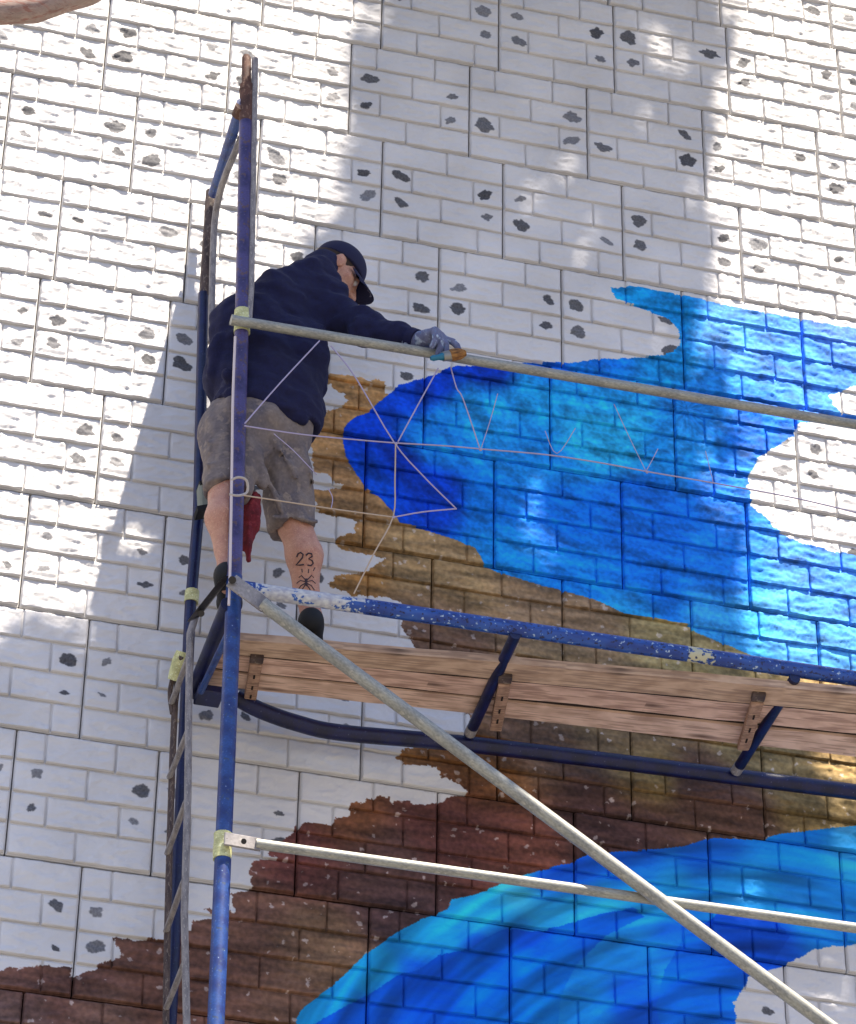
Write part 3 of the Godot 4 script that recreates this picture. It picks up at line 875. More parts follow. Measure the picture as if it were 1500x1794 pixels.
# the front ledger is blue with old white paint on its near end and splashes further on
func ledger_material() -> StandardMaterial3D:
	var w := 1024
	var h := 64
	var big := noise_of(90, 0.02, 4)
	var small := noise_of(91, 0.09, 3)
	var img := Image.create(w, h, false, Image.FORMAT_RGB8)
	for y in h:
		for x in w:
			var m := x / 1024.0 * 2.6
			var a := big.get_noise_2d(x, y * 2.2)
			var b := small.get_noise_2d(x, y * 1.5)
			var c := Color(0.08, 0.21, 0.49).lerp(Color(0.14, 0.32, 0.62), clampf(a + 0.4, 0, 1))
			if b < -0.42:
				c = Color(0.05, 0.08, 0.24)
			var white := 0.0
			if m > 0.08 and m < 0.46:
				white = 0.62 - maxf(0.0, m - 0.34) * 5.0 - maxf(0.0, 0.13 - m) * 8.0
			if white > 0.0 and a + b * 0.6 < white - 0.2:
				c = Color(0.78, 0.78, 0.76).lerp(Color(0.62, 0.62, 0.66), clampf(b + 0.5, 0, 1))
			elif b > 0.5:
				c = Color(0.66, 0.72, 0.78)
			if absf(m - 1.66) < 0.05 and a + b > 0.0:
				c = Color(0.72, 0.70, 0.58)
			img.set_pixel(x, y, c)
	var mat := StandardMaterial3D.new()
	mat.albedo_texture = ImageTexture.create_from_image(img)
	mat.roughness = 0.4
	mat.uv1_scale = Vector3(1.0 / (4.0 * 2.6), 1, 1)
	return mat

func long(points: Array, steps := 1) -> Array:
	var out := []
	for i in points.size() - 1:
		for s in steps:
			out.append(points[i].lerp(points[i + 1], float(s) / steps))
	out.append(points[-1])
	return out

func bend(points: Array, per := 6) -> Array:
	var c := Curve3D.new()
	for i in points.size():
		var t: Vector3 = (points[mini(i + 1, points.size() - 1)] - points[maxi(i - 1, 0)]) / 6.0
		c.add_point(points[i], -t, t)
	var out := []
	for i in points.size() - 1:
		for s in per:
			out.append(c.sample(i, float(s) / per))
	out.append(points[-1])
	return out

func shifted(points: Array, base: Vector3) -> Array:
	var out := []
	for p in points:
		out.append(p - base)
	return out

func build_scaffold() -> void:
	make_materials()
	var base := Vector3(-0.87, 0, 0.72)
	var s := thing("scaffold", "blue steel tube scaffold with grey rails and a long diagonal brace before the mural", "scaffold", base)
	var add := func(called: String, path: Array, radii: Array, mat: Material, label := "", sides := 16, flat := 1.0) -> MeshInstance3D:
		return put(called, tube(shifted(path, base), radii, sides, flat), mat, s, label)
	# front post, in three paints, with its spigot
	var top: Vector3 = Vector3(-0.953, 10.615, 0.690)
	var mid: Vector3 = Vector3(-0.918, 9.504, 0.690)
	var knee: Vector3 = Vector3(-0.891, 8.396, 0.690)
	var low: Vector3 = Vector3(-0.868, 6.711, 0.690)
	var foot := Vector3(low.x + 0.03, 0.02, 0.69)
	add.call("spigot", [Vector3(-0.960, 10.770, 0.690), Vector3(-0.960, 10.759, 0.690), Vector3(-0.954, 10.632, 0.690), Vector3(-0.954, 10.592, 0.690)], [0.013, 0.0175, 0.018, 0.026], materials.rust, "rusty narrow spigot")
	add.call("post", [Vector3(-0.953, 10.621, 0.690), Vector3(-0.947, 10.437, 0.690)], [0.026], materials.rust, "rusty top of the front post")
	add.call("post", long([Vector3(-0.947, 10.439, 0.690), mid, knee], 4), [0.0255], materials.violet, "violet-grey upper front post")
	add.call("post", long([knee, Vector3(-0.880, 7.674, 0.690), low, foot], 4), [0.0275], materials.blue, "bright blue lower front post")
	add.call("added_pole", long([Vector3(-0.929, 10.754, 0.700), Vector3(-0.894, 9.659, 0.700), Vector3(-0.895, 9.502, 0.700)], 3), [0.0125], materials.dull, "thin grey tube added for the doubled edge of the front post")  # added part: stands for a ghosted grey edge, not a real tube
	# rear post near the wall
	add.call("post", long([Vector3(-0.966, 10.575, 0.115), Vector3(-0.968, 10.333, 0.115), Vector3(-0.967, 10.052, 0.115)], 3), [0.022, 0.022, 0.02], materials.old, "brown weathered top of the rear post")
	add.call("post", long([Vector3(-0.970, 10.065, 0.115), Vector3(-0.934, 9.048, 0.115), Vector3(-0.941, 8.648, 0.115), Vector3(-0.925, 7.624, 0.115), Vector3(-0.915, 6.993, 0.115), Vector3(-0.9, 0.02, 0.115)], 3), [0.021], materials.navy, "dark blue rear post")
	add.call("added_pole", bend([Vector3(-0.930, 10.517, 0.520), Vector3(-0.958, 10.441, 0.400), Vector3(-0.959, 10.430, 0.260), Vector3(-0.955, 10.319, 0.170), Vector3(-0.936, 9.807, 0.155)], 5), [0.013], materials.dull, "bent grey tube added for the doubled edge of the rear post")  # also added, for the ghosted edge along the sloping tube and rear post
	add.call("frame_tube", [Vector3(-0.968, 10.522, 0.700), Vector3(-0.965, 10.526, 0.160)], [0.021], materials.blue, "sloping blue tube between the post tops")
	add.call("collar", [Vector3(-0.967, 10.505, 0.700), Vector3(-0.973, 10.495, 0.655)], [0.025], materials.rust)
	# side transoms under the painter's left foot
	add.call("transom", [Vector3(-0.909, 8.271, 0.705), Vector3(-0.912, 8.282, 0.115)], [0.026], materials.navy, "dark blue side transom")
	add.call("transom", [Vector3(-0.897, 8.175, 0.690), Vector3(-0.902, 8.224, 0.220)], [0.012], materials.blue, "thin blue side transom")
	put("bracket", block(Vector3(-0.868, 8.232, 0.190) - base, Vector3(0.045, 0.0, 0), Vector3(0.0, 0.014, 0), Vector3(0, 0, 0.05), 0.003), materials.navy, s)
	put("bracket", block(Vector3(-0.896, 8.262, 0.190) - base, Vector3(0.014, 0.0, 0), Vector3(0.0, 0.035, 0), Vector3(0, 0, 0.05), 0.003), materials.navy, s)
	# ledgers that carry the deck
	add.call("ledger", long([Vector3(-0.902, 8.352, 0.690), Vector3(1.332, 8.381, 0.690), Vector3(1.715, 8.387, 0.690)], 6), [0.029], ledger_material(), "front ledger with peeling white paint", 16, 0.85)
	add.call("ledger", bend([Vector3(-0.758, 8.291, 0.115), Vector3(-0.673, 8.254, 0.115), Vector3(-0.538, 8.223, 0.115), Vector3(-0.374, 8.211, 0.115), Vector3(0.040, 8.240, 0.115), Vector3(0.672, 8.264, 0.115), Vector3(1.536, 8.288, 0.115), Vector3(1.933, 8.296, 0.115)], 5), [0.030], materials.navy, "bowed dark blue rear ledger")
	for c in [[Vector3(0.092, 8.333, 0.700), Vector3(0.076, 8.258, 0.150)], [Vector3(1.101, 8.336, 0.700), Vector3(1.063, 8.269, 0.150)]]:
		add.call("cross_tube", [c[0], c[1]], [0.020], materials.navy)
		add.call("cross_tube_tip", [c[0].lerp(c[1], 0.92), c[0].lerp(c[1], 0.985)], [0.0208], materials.dull)
	# grey rails, flattened at their bolted ends
	add.call("guard_rail", long([Vector3(-0.964, 9.459, 0.735), Vector3(1.379, 9.473, 0.735), Vector3(1.781, 9.476, 0.735)], 5), [0.0185], materials.zinc, "upper grey guard rail at the painter's waist")
	add.call("guard_rail", long([Vector3(-0.780, 7.346, 0.735), Vector3(1.255, 7.353, 0.735), Vector3(1.618, 7.357, 0.735)], 5), [0.0175], materials.zinc, "lower grey rail under the deck")
	put("rail_end", block(Vector3(-0.823, 7.346, 0.735) - base, Vector3(0.06, -0.002, 0), Vector3(0.0, 0.023, 0), Vector3(0, 0, 0.005), 0.002), materials.dull, s)
	add.call("bolt", [Vector3(-0.822, 7.338, 0.752), Vector3(-0.825, 7.329, 0.768)], [0.009], materials.bolt)
	# long diagonal brace with its flattened upper end
	var d0: Vector3 = Vector3(-0.846, 8.271, 0.775)
	var d1: Vector3 = Vector3(1.131, 6.948, 0.775)
	add.call("brace", long([d0.lerp(d1, 0.02), d1, d1 + (d1 - d0) * 0.05], 6), [0.0235], materials.zinc, "long grey-green diagonal brace")
	var dir: Vector3 = (d1 - d0).normalized()
	put("brace_end", block(Vector3(-0.854, 8.277, 0.775) - base, dir * 0.075, Vector3(-dir.y, dir.x, 0) * 0.029, Vector3(0, 0, 0.005), 0.002), materials.dull, s)
	add.call("bolt", [Vector3(-0.910, 8.332, 0.760), Vector3(-0.917, 8.304, 0.800)], [0.013], materials.bolt)
	put("brace_end", block(Vector3(-0.965, 8.314, 0.660) - base, (Vector3(-0.918, 8.380, 0.700) - Vector3(-1.008, 8.246, 0.620)) * 0.5, Vector3(0.02, 0.014, 0.0), Vector3(0.0, 0.002, 0.006), 0.002), materials.dull, s, "grey flattened end of the side brace")
	add.call("bolt", [Vector3(-0.986, 8.267, 0.630), Vector3(-0.992, 8.246, 0.660)], [0.011], materials.bolt)
	# yellow-green tape round the joints
	add.call("tape", long([Vector3(-0.918, 9.544, 0.690), Vector3(-0.915, 9.445, 0.690)], 3), [0.029, 0.0305, 0.029, 0.030], materials.tape, "pale yellow tape at the guard rail", 12)
	add.call("tape", long([Vector3(-0.879, 7.390, 0.690), Vector3(-0.878, 7.297, 0.690)], 3), [0.031, 0.0295, 0.0315, 0.030], materials.tape, "pale yellow tape at the lower rail", 12)
	add.call("tape", [Vector3(-0.938, 8.707, 0.115), Vector3(-0.939, 8.658, 0.115)], [0.026], materials.tape, "pale yellow tape on the rear post", 12)
	add.call("joint_stub", [Vector3(-0.959, 9.496, 0.690), Vector3(-0.942, 9.494, 0.690)], [0.02], materials.zinc)
	# far right frame, out of the picture, that carries the other ends
	for z in [0.69, 0.115]:
		add.call("post", [Vector3(1.9, 10.6, z), Vector3(1.9, 0.02, z)], [0.026], materials.blue)

# ------------------------------------------------------------------ deck of three boards with cleats
func wood(noise_seed: int, light: Color, dark: Color, line: Color) -> StandardMaterial3D:
	var size := 256
	var a := noise_of(noise_seed, 0.02, 4).get_seamless_image(size, size)
	var grain_img := noise_of(noise_seed + 1, 0.09, 4).get_seamless_image(32, size)
	grain_img.resize(size, size, Image.INTERPOLATE_CUBIC)
	var da := a.get_data()
	var dg := grain_img.get_data()
	var out := PackedByteArray()
	out.resize(size * size * 3)
	for i in size * size:
		var c := light.lerp(dark, clampf((da[i] - 70) / 140.0, 0, 1))
		c = c.lerp(line, clampf((dg[i] - 140) / 90.0, 0, 0.4))
		for k in 3:
			var kx := float((noise_seed * 37 + k * 91) % size) - (i % size)
			var ky := float((noise_seed * 53 + k * 77) % size) - i / size
			var kd := sqrt(kx * kx * 0.35 + ky * ky * 1.6)
			if kd < 13.0:
				c = c.lerp(line.darkened(0.25), (1.0 - kd / 13.0) * 0.9)
		out[i * 3] = int(c.r * 255)
		out[i * 3 + 1] = int(c.g * 255)
		out[i * 3 + 2] = int(c.b * 255)
	var m := StandardMaterial3D.new()
	m.albedo_texture = ImageTexture.create_from_image(Image.create_from_data(size, size, false, Image.FORMAT_RGB8, out))
	m.roughness = 0.85
	m.uv1_scale = Vector3(1.3, 2.2, 1)
	return m

func build_deck() -> void:
	var base := Vector3(-0.9, 8.30, 0.3)
	var deck := thing("plank_deck", "deck of three brown planks with cleats lying on the blue scaffold tubes", "deck", base)
	var woods := [wood(100, Color(0.80, 0.68, 0.57), Color(0.68, 0.56, 0.46), Color(0.46, 0.37, 0.31)), wood(104, Color(0.88, 0.74, 0.65), Color(0.76, 0.62, 0.54), Color(0.50, 0.38, 0.32)), wood(108, Color(0.90, 0.77, 0.68), Color(0.79, 0.66, 0.57), Color(0.52, 0.40, 0.34))]
	var near_l := Vector3(-0.90, 8.30, 0.452)
	var near_r := Vector3(1.95, 8.30, 0.790)
	var far_l := Vector3(-0.90, 8.30, 0.148)
	var far_r := Vector3(1.95, 8.30, 0.366)
	var cuts := [0.0, 0.33, 0.68, 1.0]
	var warp := noise_of(112, 0.6, 2)
	for i in 3:
		var st := SurfaceTool.new()
		var v := PackedVector3Array()
		var n := PackedVector3Array()
		var uv := PackedVector2Array()
		var idx := PackedInt32Array()
		var steps := 24
		for k in steps + 1:
			var t := float(k) / steps
			var a := near_l.lerp(near_r, t)
			var b := far_l.lerp(far_r, t)
			var e0: Vector3 = a.lerp(b, cuts[i] + (0.022 if i > 0 else 0.0) + warp.get_noise_2d(t * 20, i * 9.0) * 0.012)
			var e1: Vector3 = a.lerp(b, cuts[i + 1] - (0.022 if i < 2 else 0.0) + warp.get_noise_2d(t * 20, i * 9.0 + 50) * 0.012)
			var dy: float = warp.get_noise_2d(t * 9, i * 30.0) * 0.005 + [0.0, 0.006, 0.001][i]
			var lower := Vector3(0, dy, 0)
			var upper := Vector3(0, dy + 0.030, 0)
			var ring := [e0 + lower, e1 + lower, e1 + upper, e0 + upper]
			var nor := [Vector3.DOWN, Vector3.FORWARD, Vector3.UP, Vector3.BACK]
			for f in 4:
				v.append(ring[f] - base); v.append(ring[(f + 1) % 4] - base)
				n.append(nor[f]); n.append(nor[f])
				var w := 0.12 if f % 2 == 0 else 0.03
				uv.append(Vector2(t * 2.85, f * 0.3 + i * 0.17)); uv.append(Vector2(t * 2.85, f * 0.3 + i * 0.17 + w))
		for k in steps:
			for f in 4:
				var q := k * 8 + f * 2
				idx.append_array([q, q + 8, q + 1, q + 1, q + 8, q + 9])
		for e in [0, steps]:
			var q: int = e * 8
			var c := v.size()
			var nn := Vector3.LEFT if e == 0 else Vector3.RIGHT
			for f in 4:
				v.append(v[q + f * 2]); n.append(nn); uv.append(uv[q + f * 2])
			if e == 0:
				idx.append_array([c, c + 1, c + 2, c, c + 2, c + 3])
			else:
				idx.append_array([c, c + 2, c + 1, c, c + 3, c + 2])
		put("plank" if i == 0 else "plank_%03d" % i, arrays_mesh(v, n, uv, idx), woods[i], deck)
	var gap_shade := plain(Color(0.16, 0.115, 0.09), 0.95)  # dark strips between the boards: shade of the gaps put into the colour
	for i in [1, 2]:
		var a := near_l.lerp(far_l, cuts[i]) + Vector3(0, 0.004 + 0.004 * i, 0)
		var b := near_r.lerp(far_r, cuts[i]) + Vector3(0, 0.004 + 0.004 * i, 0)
		put("gap_shade_strip", block((a + b) * 0.5 - base, (b - a) * 0.5, Vector3(0, 0.002, 0), Vector3(0, 0, 0.008), 0.0005), gap_shade, deck)
	var cleat_wood := wood(116, Color(0.70, 0.56, 0.46), Color(0.56, 0.44, 0.36), Color(0.36, 0.27, 0.22))
	cleat_wood.uv1_scale = Vector3(2, 2, 1)
	var hole := plain(Color(0.13, 0.085, 0.06), 0.95)
	for c in [[Vector3(-0.739, 8.295, 0.358), Vector3(-0.709, 8.295, 0.106)], [Vector3(0.117, 8.295, 0.470), Vector3(0.165, 8.295, 0.177)], [Vector3(0.996, 8.295, 0.599), Vector3(1.046, 8.295, 0.294)]]:
		var a: Vector3 = c[0]
		var b: Vector3 = c[1]
		var along := (b - a) * 0.5
		var side := Vector3(along.z, 0, -along.x).normalized() * 0.0215
		var mid := (a + b) * 0.5 - Vector3(0, 0.010, 0)
		var cl := put("cleat", block(mid - base, side, Vector3(0, 0.013, 0), along, 0.003), cleat_wood, deck)
		for h in [-0.45, 0.1, 0.55]:
			put("slot", block(mid + along * h - base - Vector3(0, 0.0135, 0), side * 0.16, Vector3(0, 0.0012, 0), along * 0.09, 0.0003), hole, cl)
		put("cleat_stop", block(a - along * 0.12 - base - Vector3(0, 0.004, 0), side * 1.1, Vector3(0, 0.010, 0), along * 0.14, 0.003), materials.old, cl)

# ------------------------------------------------------------------ ladder seen edge on, beside the rear post
func build_ladder() -> void:
	var base := Vector3(-0.98, 0, 0.36)
	var lad := thing("ladder", "narrow grey metal ladder seen edge on, left of the blue posts", "ladder", base)
	var right := [Vector3(-0.978, 8.363, 0.460), Vector3(-0.992, 8.294, 0.460), Vector3(-0.984, 8.087, 0.460), Vector3(-0.963, 7.642, 0.460), Vector3(-0.950, 7.214, 0.460), Vector3(-0.920, 6.819, 0.460), Vector3(-0.94, 0.03, 0.46)]
	var left := [Vector3(-0.977, 8.303, 0.170), Vector3(-0.981, 8.198, 0.170), Vector3(-0.977, 7.967, 0.170), Vector3(-0.965, 7.587, 0.170), Vector3(-0.954, 7.284, 0.170), Vector3(-0.939, 6.962, 0.170), Vector3(-1.0, 0.03, 0.17)]
	put("rail", tube(shifted(long(right, 3), base), [0.0125], 10), materials.dull, lad)
	put("rail", tube(shifted(long(left, 3), base), [0.0115], 10), materials.old, lad, "brown rail nearer the wall")
	for r in [[Vector3(-0.994, 8.191, 0.170), Vector3(-0.991, 8.201, 0.460)], [Vector3(-0.983, 7.893, 0.170), Vector3(-0.978, 7.902, 0.460)], [Vector3(-0.973, 7.595, 0.170), Vector3(-0.968, 7.632, 0.460)], [Vector3(-0.959, 7.301, 0.170), Vector3(-0.959, 7.331, 0.460)], [Vector3(-0.942, 7.016, 0.170), Vector3(-0.940, 7.033, 0.460)], [Vector3(-0.927, 6.736, 0.170), Vector3(-0.918, 6.747, 0.460)]]:
		put("rung", tube(shifted([r[0], r[1]], base), [0.0105], 8), materials.dull, lad)
	put("hook", tube(shifted(bend([Vector3(-0.984, 8.330, 0.260), Vector3(-0.996, 8.295, 0.200), Vector3(-1.001, 8.230, 0.170), Vector3(-0.988, 8.150, 0.170)], 5), base), [0.009], 8), materials.old, lad)
	put("tape", tube(shifted(long([Vector3(-0.980, 8.356, 0.250), Vector3(-0.995, 8.273, 0.190)], 3), base), [0.022, 0.027, 0.025, 0.022], 12), materials.tape, lad, "pale yellow cloth tied round the ladder top")

# ------------------------------------------------------------------ cords
func build_cords() -> void:
	var base: Vector3 = Vector3(-0.899, 8.974, 0.775)
	var net := thing("safety_cord", "thin pale cord net with a starred knot strung behind the guard rail", "net", base)
	var cord := plain(Color(0.66, 0.62, 0.72), 0.85)
	var tan_cord := plain(Color(0.72, 0.64, 0.55), 0.85)
	var lines := [
		[Vector3(-0.902, 8.971, 0.775), Vector3(-0.757, 8.973, 0.775), Vector3(-0.644, 8.979, 0.775), Vector3(-0.493, 8.993, 0.775), Vector3(-0.367, 9.006, 0.775), Vector3(-0.186, 9.030, 0.775), Vector3(-0.041, 9.044, 0.775), Vector3(0.189, 9.066, 0.775), Vector3(0.399, 9.070, 0.775), Vector3(0.568, 9.066, 0.775), Vector3(0.802, 9.065, 0.775), Vector3(1.102, 9.059, 0.775), Vector3(1.339, 9.040, 0.775)],
		[Vector3(-0.901, 8.981, 0.775), Vector3(-0.786, 9.180, 0.775), Vector3(-0.647, 9.413, 0.760)],
		[Vector3(-0.605, 9.398, 0.760), Vector3(-0.517, 9.267, 0.775), Vector3(-0.371, 9.010, 0.775), Vector3(-0.266, 8.887, 0.775), Vector3(-0.145, 8.769, 0.775)],
		[Vector3(-0.212, 9.381, 0.760), Vector3(-0.282, 9.202, 0.775), Vector3(-0.356, 9.013, 0.775)],
		[Vector3(-0.364, 9.001, 0.775), Vector3(-0.363, 8.848, 0.775), Vector3(-0.366, 8.689, 0.775), Vector3(-0.430, 8.521, 0.775), Vector3(-0.486, 8.372, 0.735)],
		[Vector3(-0.889, 8.676, 0.775), Vector3(-0.745, 8.678, 0.775), Vector3(-0.585, 8.680, 0.775), Vector3(-0.364, 8.687, 0.775)],
		[Vector3(-0.364, 8.687, 0.775), Vector3(-0.263, 8.729, 0.775), Vector3(-0.141, 8.767, 0.775)],
		[Vector3(-0.166, 9.396, 0.760), Vector3(-0.147, 9.294, 0.775), Vector3(-0.122, 9.248, 0.775), Vector3(-0.057, 9.034, 0.775)],
		[Vector3(0.004, 9.300, 0.775), Vector3(-0.025, 9.166, 0.775), Vector3(-0.057, 9.039, 0.775)],
		[Vector3(0.437, 9.343, 0.775), Vector3(0.486, 9.220, 0.775), Vector3(0.551, 9.066, 0.775)],
		[Vector3(0.551, 9.066, 0.775), Vector3(0.576, 9.123, 0.775), Vector3(0.598, 9.176, 0.775)],
		[Vector3(0.179, 9.170, 0.775), Vector3(0.222, 9.078, 0.775), Vector3(0.291, 9.205, 0.775)],
		[Vector3(0.777, 9.202, 0.775), Vector3(0.802, 9.065, 0.775)],
		[Vector3(-0.598, 8.763, 0.775), Vector3(-0.581, 8.727, 0.775), Vector3(-0.585, 8.678, 0.775)],
		[Vector3(-0.797, 8.958, 0.775), Vector3(-0.724, 8.899, 0.775), Vector3(-0.640, 8.813, 0.775)]]
	for i in lines.size():
		put("cord", tube(shifted(bend(lines[i], 4), base), [0.0026 if i < 8 else 0.0016], 6), tan_cord if i == 4 or i == 5 else cord, net)
	for k in [Vector3(-0.362, 9.004, 0.775), Vector3(-0.364, 8.687, 0.775), Vector3(-0.057, 9.039, 0.775), Vector3(0.555, 9.064, 0.775)]:
		var s := SphereMesh.new()
		s.radius = 0.0055
		s.height = 0.011
		s.radial_segments = 10
		s.rings = 6
		var o := put("knot", s, cord, net)
		o.position = k - base
	var rb: Vector3 = Vector3(-0.957, 9.394, 0.755)
	var rope := thing("white_rope", "thin white rope hanging down the violet front post", "rope", rb)
	put("strand", tube(shifted(bend([Vector3(-0.946, 9.386, 0.735), Vector3(-0.944, 9.094, 0.752), Vector3(-0.932, 8.776, 0.752), Vector3(-0.918, 8.373, 0.752), Vector3(-0.916, 8.232, 0.755)], 5), rb), [0.0046], 8), plain(Color(0.80, 0.75, 0.74), 0.9), rope)
	put("turn", tube(shifted(bend([Vector3(-0.935, 8.746, 0.752), Vector3(-0.909, 8.761, 0.758), Vector3(-0.879, 8.757, 0.752), Vector3(-0.872, 8.722, 0.735), Vector3(-0.905, 8.685, 0.757), Vector3(-0.936, 8.688, 0.752)], 4), rb), [0.0045], 8), plain(Color(0.70, 0.66, 0.62), 0.9), rope)

# ------------------------------------------------------------------ the painter
func dirs(fwd: Vector3, up: Vector3) -> Basis:
	var f := fwd.normalized()
	var r := f.cross(up).normalized()
	return Basis(r, r.cross(f).normalized(), -f)

# a hand: wrist, direction of the palm, direction out of the back of the hand, curl of the fingers; side +1 right, -1 left
func hand_prims(wrist: Vector3, along: Vector3, back: Vector3, curl: Array, side: float, grow := 0.0) -> Array:
	var f := along.normalized()
	var u := (back - f * back.dot(f)).normalized()
	var r := f.cross(u) * side
	var out := [cap(wrist, wrist + f * 0.045, 0.027 + grow, 0.029 + grow, 0.012)]
	for k in 4:
		var o := (k - 1.5) * 0.0195
		out.append(cap(wrist + f * 0.02 - r * o * 0.55, wrist + f * 0.088 - r * o, 0.0155 + grow, 0.0112 + grow, 0.012))
	var lengths := [[0.044, 0.027, 0.022], [0.048, 0.030, 0.023], [0.044, 0.028, 0.022], [0.034, 0.021, 0.019]]
	for k in 4:
		var p := wrist + f * (0.09 - absf(k - 1.2) * 0.003) - r * ((k - 1.5) * 0.0205)
		var ang := 0.0
		for s in 3:
			ang += curl[k][s]
			var d := (f * cos(ang) - u * sin(ang) - r * (k - 1.5) * 0.05).normalized()
			var e: Vector3 = p + d * lengths[k][s]
			out.append(cap(p, e, 0.0102 - s * 0.001 + grow, 0.0096 - s * 0.0011 + grow, 0.004))
			p = e
	# the thumb leaves the side of the palm near its base
	var t0 := wrist + f * 0.030 + r * 0.024 - u * 0.006
	var t1 := t0 + (f * 0.55 + r * 0.6 - u * 0.45).normalized() * 0.040
	var t2 := t1 + (f * 0.80 + r * 0.05 - u * 0.55).normalized() * 0.032
	var t3 := t2 + (f * 0.85 - r * 0.25 - u * 0.45).normalized() * 0.026
	out.append(cap(t0, t1, 0.0145 + grow, 0.012 + grow, 0.010))
	out.append(cap(t1, t2, 0.0115 + grow, 0.0105 + grow, 0.005))
	out.append(cap(t2, t3, 0.0105 + grow, 0.0085 + grow, 0.005))
	return out

func build_person() -> void:
	var head_c: Vector3 = Vector3(-0.528, 10.023, 0.420)
	var neck: Vector3 = Vector3(-0.626, 9.868, 0.460)
	var sh_r: Vector3 = Vector3(-0.601, 9.785, 0.470)
	var el_r: Vector3 = Vector3(-0.439, 9.657, 0.580)
	var wr_r: Vector3 = Vector3(-0.276, 9.527, 0.715)
	var sh_l: Vector3 = Vector3(-0.919, 9.584, 0.560)
	var el_l: Vector3 = Vector3(-0.944, 9.364, 0.500)
	var wr_l: Vector3 = Vector3(-0.892, 9.338, 0.290)
	var hip_r: Vector3 = Vector3(-0.709, 9.156, 0.510)
	var hip_l: Vector3 = Vector3(-0.910, 9.115, 0.555)
	var kn_r: Vector3 = Vector3(-0.656, 8.812, 0.470)
	var an_r: Vector3 = Vector3(-0.564, 8.465, 0.420)
	var kn_l: Vector3 = Vector3(-0.921, 8.792, 0.600)
	var an_l: Vector3 = Vector3(-0.903, 8.460, 0.620)
	var waist: Vector3 = Vector3(-0.802, 9.232, 0.530)
	var base := Vector3(-0.75, 8.33, 0.45)
	var who := thing("person", "person in dark blue hoodie, cap and grey shorts painting the wall from the deck", "person", base)

	var skin := worn(126, Color(0.72, 0.54, 0.45), Color(0.66, 0.46, 0.385), Color(0.75, 0.58, 0.49), 0.3, Color(0.62, 0.43, 0.36), 0.16, 0.6)
	tri(skin, Vector3.ONE * 6.0)
	skin.subsurf_scatter_enabled = true
	skin.subsurf_scatter_strength = 0.12
	var navy := worn(128, Color(0.055, 0.065, 0.225), Color(0.045, 0.052, 0.19), Color(0.07, 0.082, 0.25), 0.3, Color(0.085, 0.095, 0.26), 0.1, 0.95)
	var weave := noise_of(130, 0.25, 2).get_seamless_image(128, 128)
	weave.bump_map_to_normal_map(1.5)
	navy.normal_enabled = true
	navy.normal_texture = ImageTexture.create_from_image(weave)
	navy.normal_scale = 0.8
	tri(navy, Vector3.ONE * 9.0)
	var grey := worn(132, Color(0.47, 0.425, 0.40), Color(0.36, 0.335, 0.35), Color(0.51, 0.46, 0.42), 0.3, Color(0.62, 0.6, 0.62), 0.06, 0.9)
	tri(grey, Vector3.ONE * 2.5)
	var cap_cloth := plain(Color(0.060, 0.065, 0.21), 0.85)

	# calves as one field, used again to lay the tattoo on the skin
	var calf_mid := kn_r.lerp(an_r, 0.36) + Vector3(0.014, 0, 0.016)
	var calf_r := [cap(kn_r + Vector3(0, 0.03, 0), calf_mid, 0.055, 0.064, 0.02), cap(calf_mid, kn_r.lerp(an_r, 0.72), 0.064, 0.043, 0.02), cap(kn_r.lerp(an_r, 0.72), an_r, 0.043, 0.035, 0.02), cap(an_r, an_r - Vector3(0, 0.05, 0), 0.035, 0.037, 0.02)]
	var calf_mid_l := kn_l.lerp(an_l, 0.34) + Vector3(-0.014, 0, 0.014)
	var calf_l := [cap(kn_l + Vector3(0, 0.03, 0), calf_mid_l, 0.054, 0.062, 0.02), cap(calf_mid_l, kn_l.lerp(an_l, 0.72), 0.062, 0.042, 0.02), cap(kn_l.lerp(an_l, 0.72), an_l, 0.042, 0.034, 0.02), cap(an_l, an_l - Vector3(0, 0.05, 0), 0.034, 0.036, 0.02)]
	var body := calf_r + calf_l
	body.append_array([cap(hip_r, kn_r, 0.082, 0.056, 0.03), cap(hip_l, kn_l, 0.082, 0.056, 0.03), cap(hip_l, hip_r, 0.07, 0.07, 0.03), cap(waist, (sh_l + sh_r) * 0.5 - Vector3(0, 0.14, 0), 0.08, 0.085, 0.03), cap(waist, (hip_l + hip_r) * 0.5, 0.085, 0.08, 0.03),
		cap(sh_l, sh_r, 0.045, 0.045, 0.03), cap(neck, head_c - Vector3(0.02, 0.06, 0), 0.056, 0.052, 0.03), cap((sh_l + sh_r) * 0.5, neck, 0.07, 0.056, 0.04),
		cap(sh_r, el_r, 0.046, 0.036, 0.03), cap(el_r, wr_r, 0.036, 0.026, 0.03), cap(sh_l, el_l, 0.046, 0.036, 0.03), cap(el_l, wr_l, 0.036, 0.026, 0.03)])
	var trunk_mesh := field_mesh(body, 0.012)
	# the head, turned right and a little down towards the brush
	var hb := dirs(Vector3(0.80, -0.58, -0.12), Vector3.UP)
	var hp := func(r: float, u: float, f: float) -> Vector3: return head_c + hb * Vector3(r, u, -f)
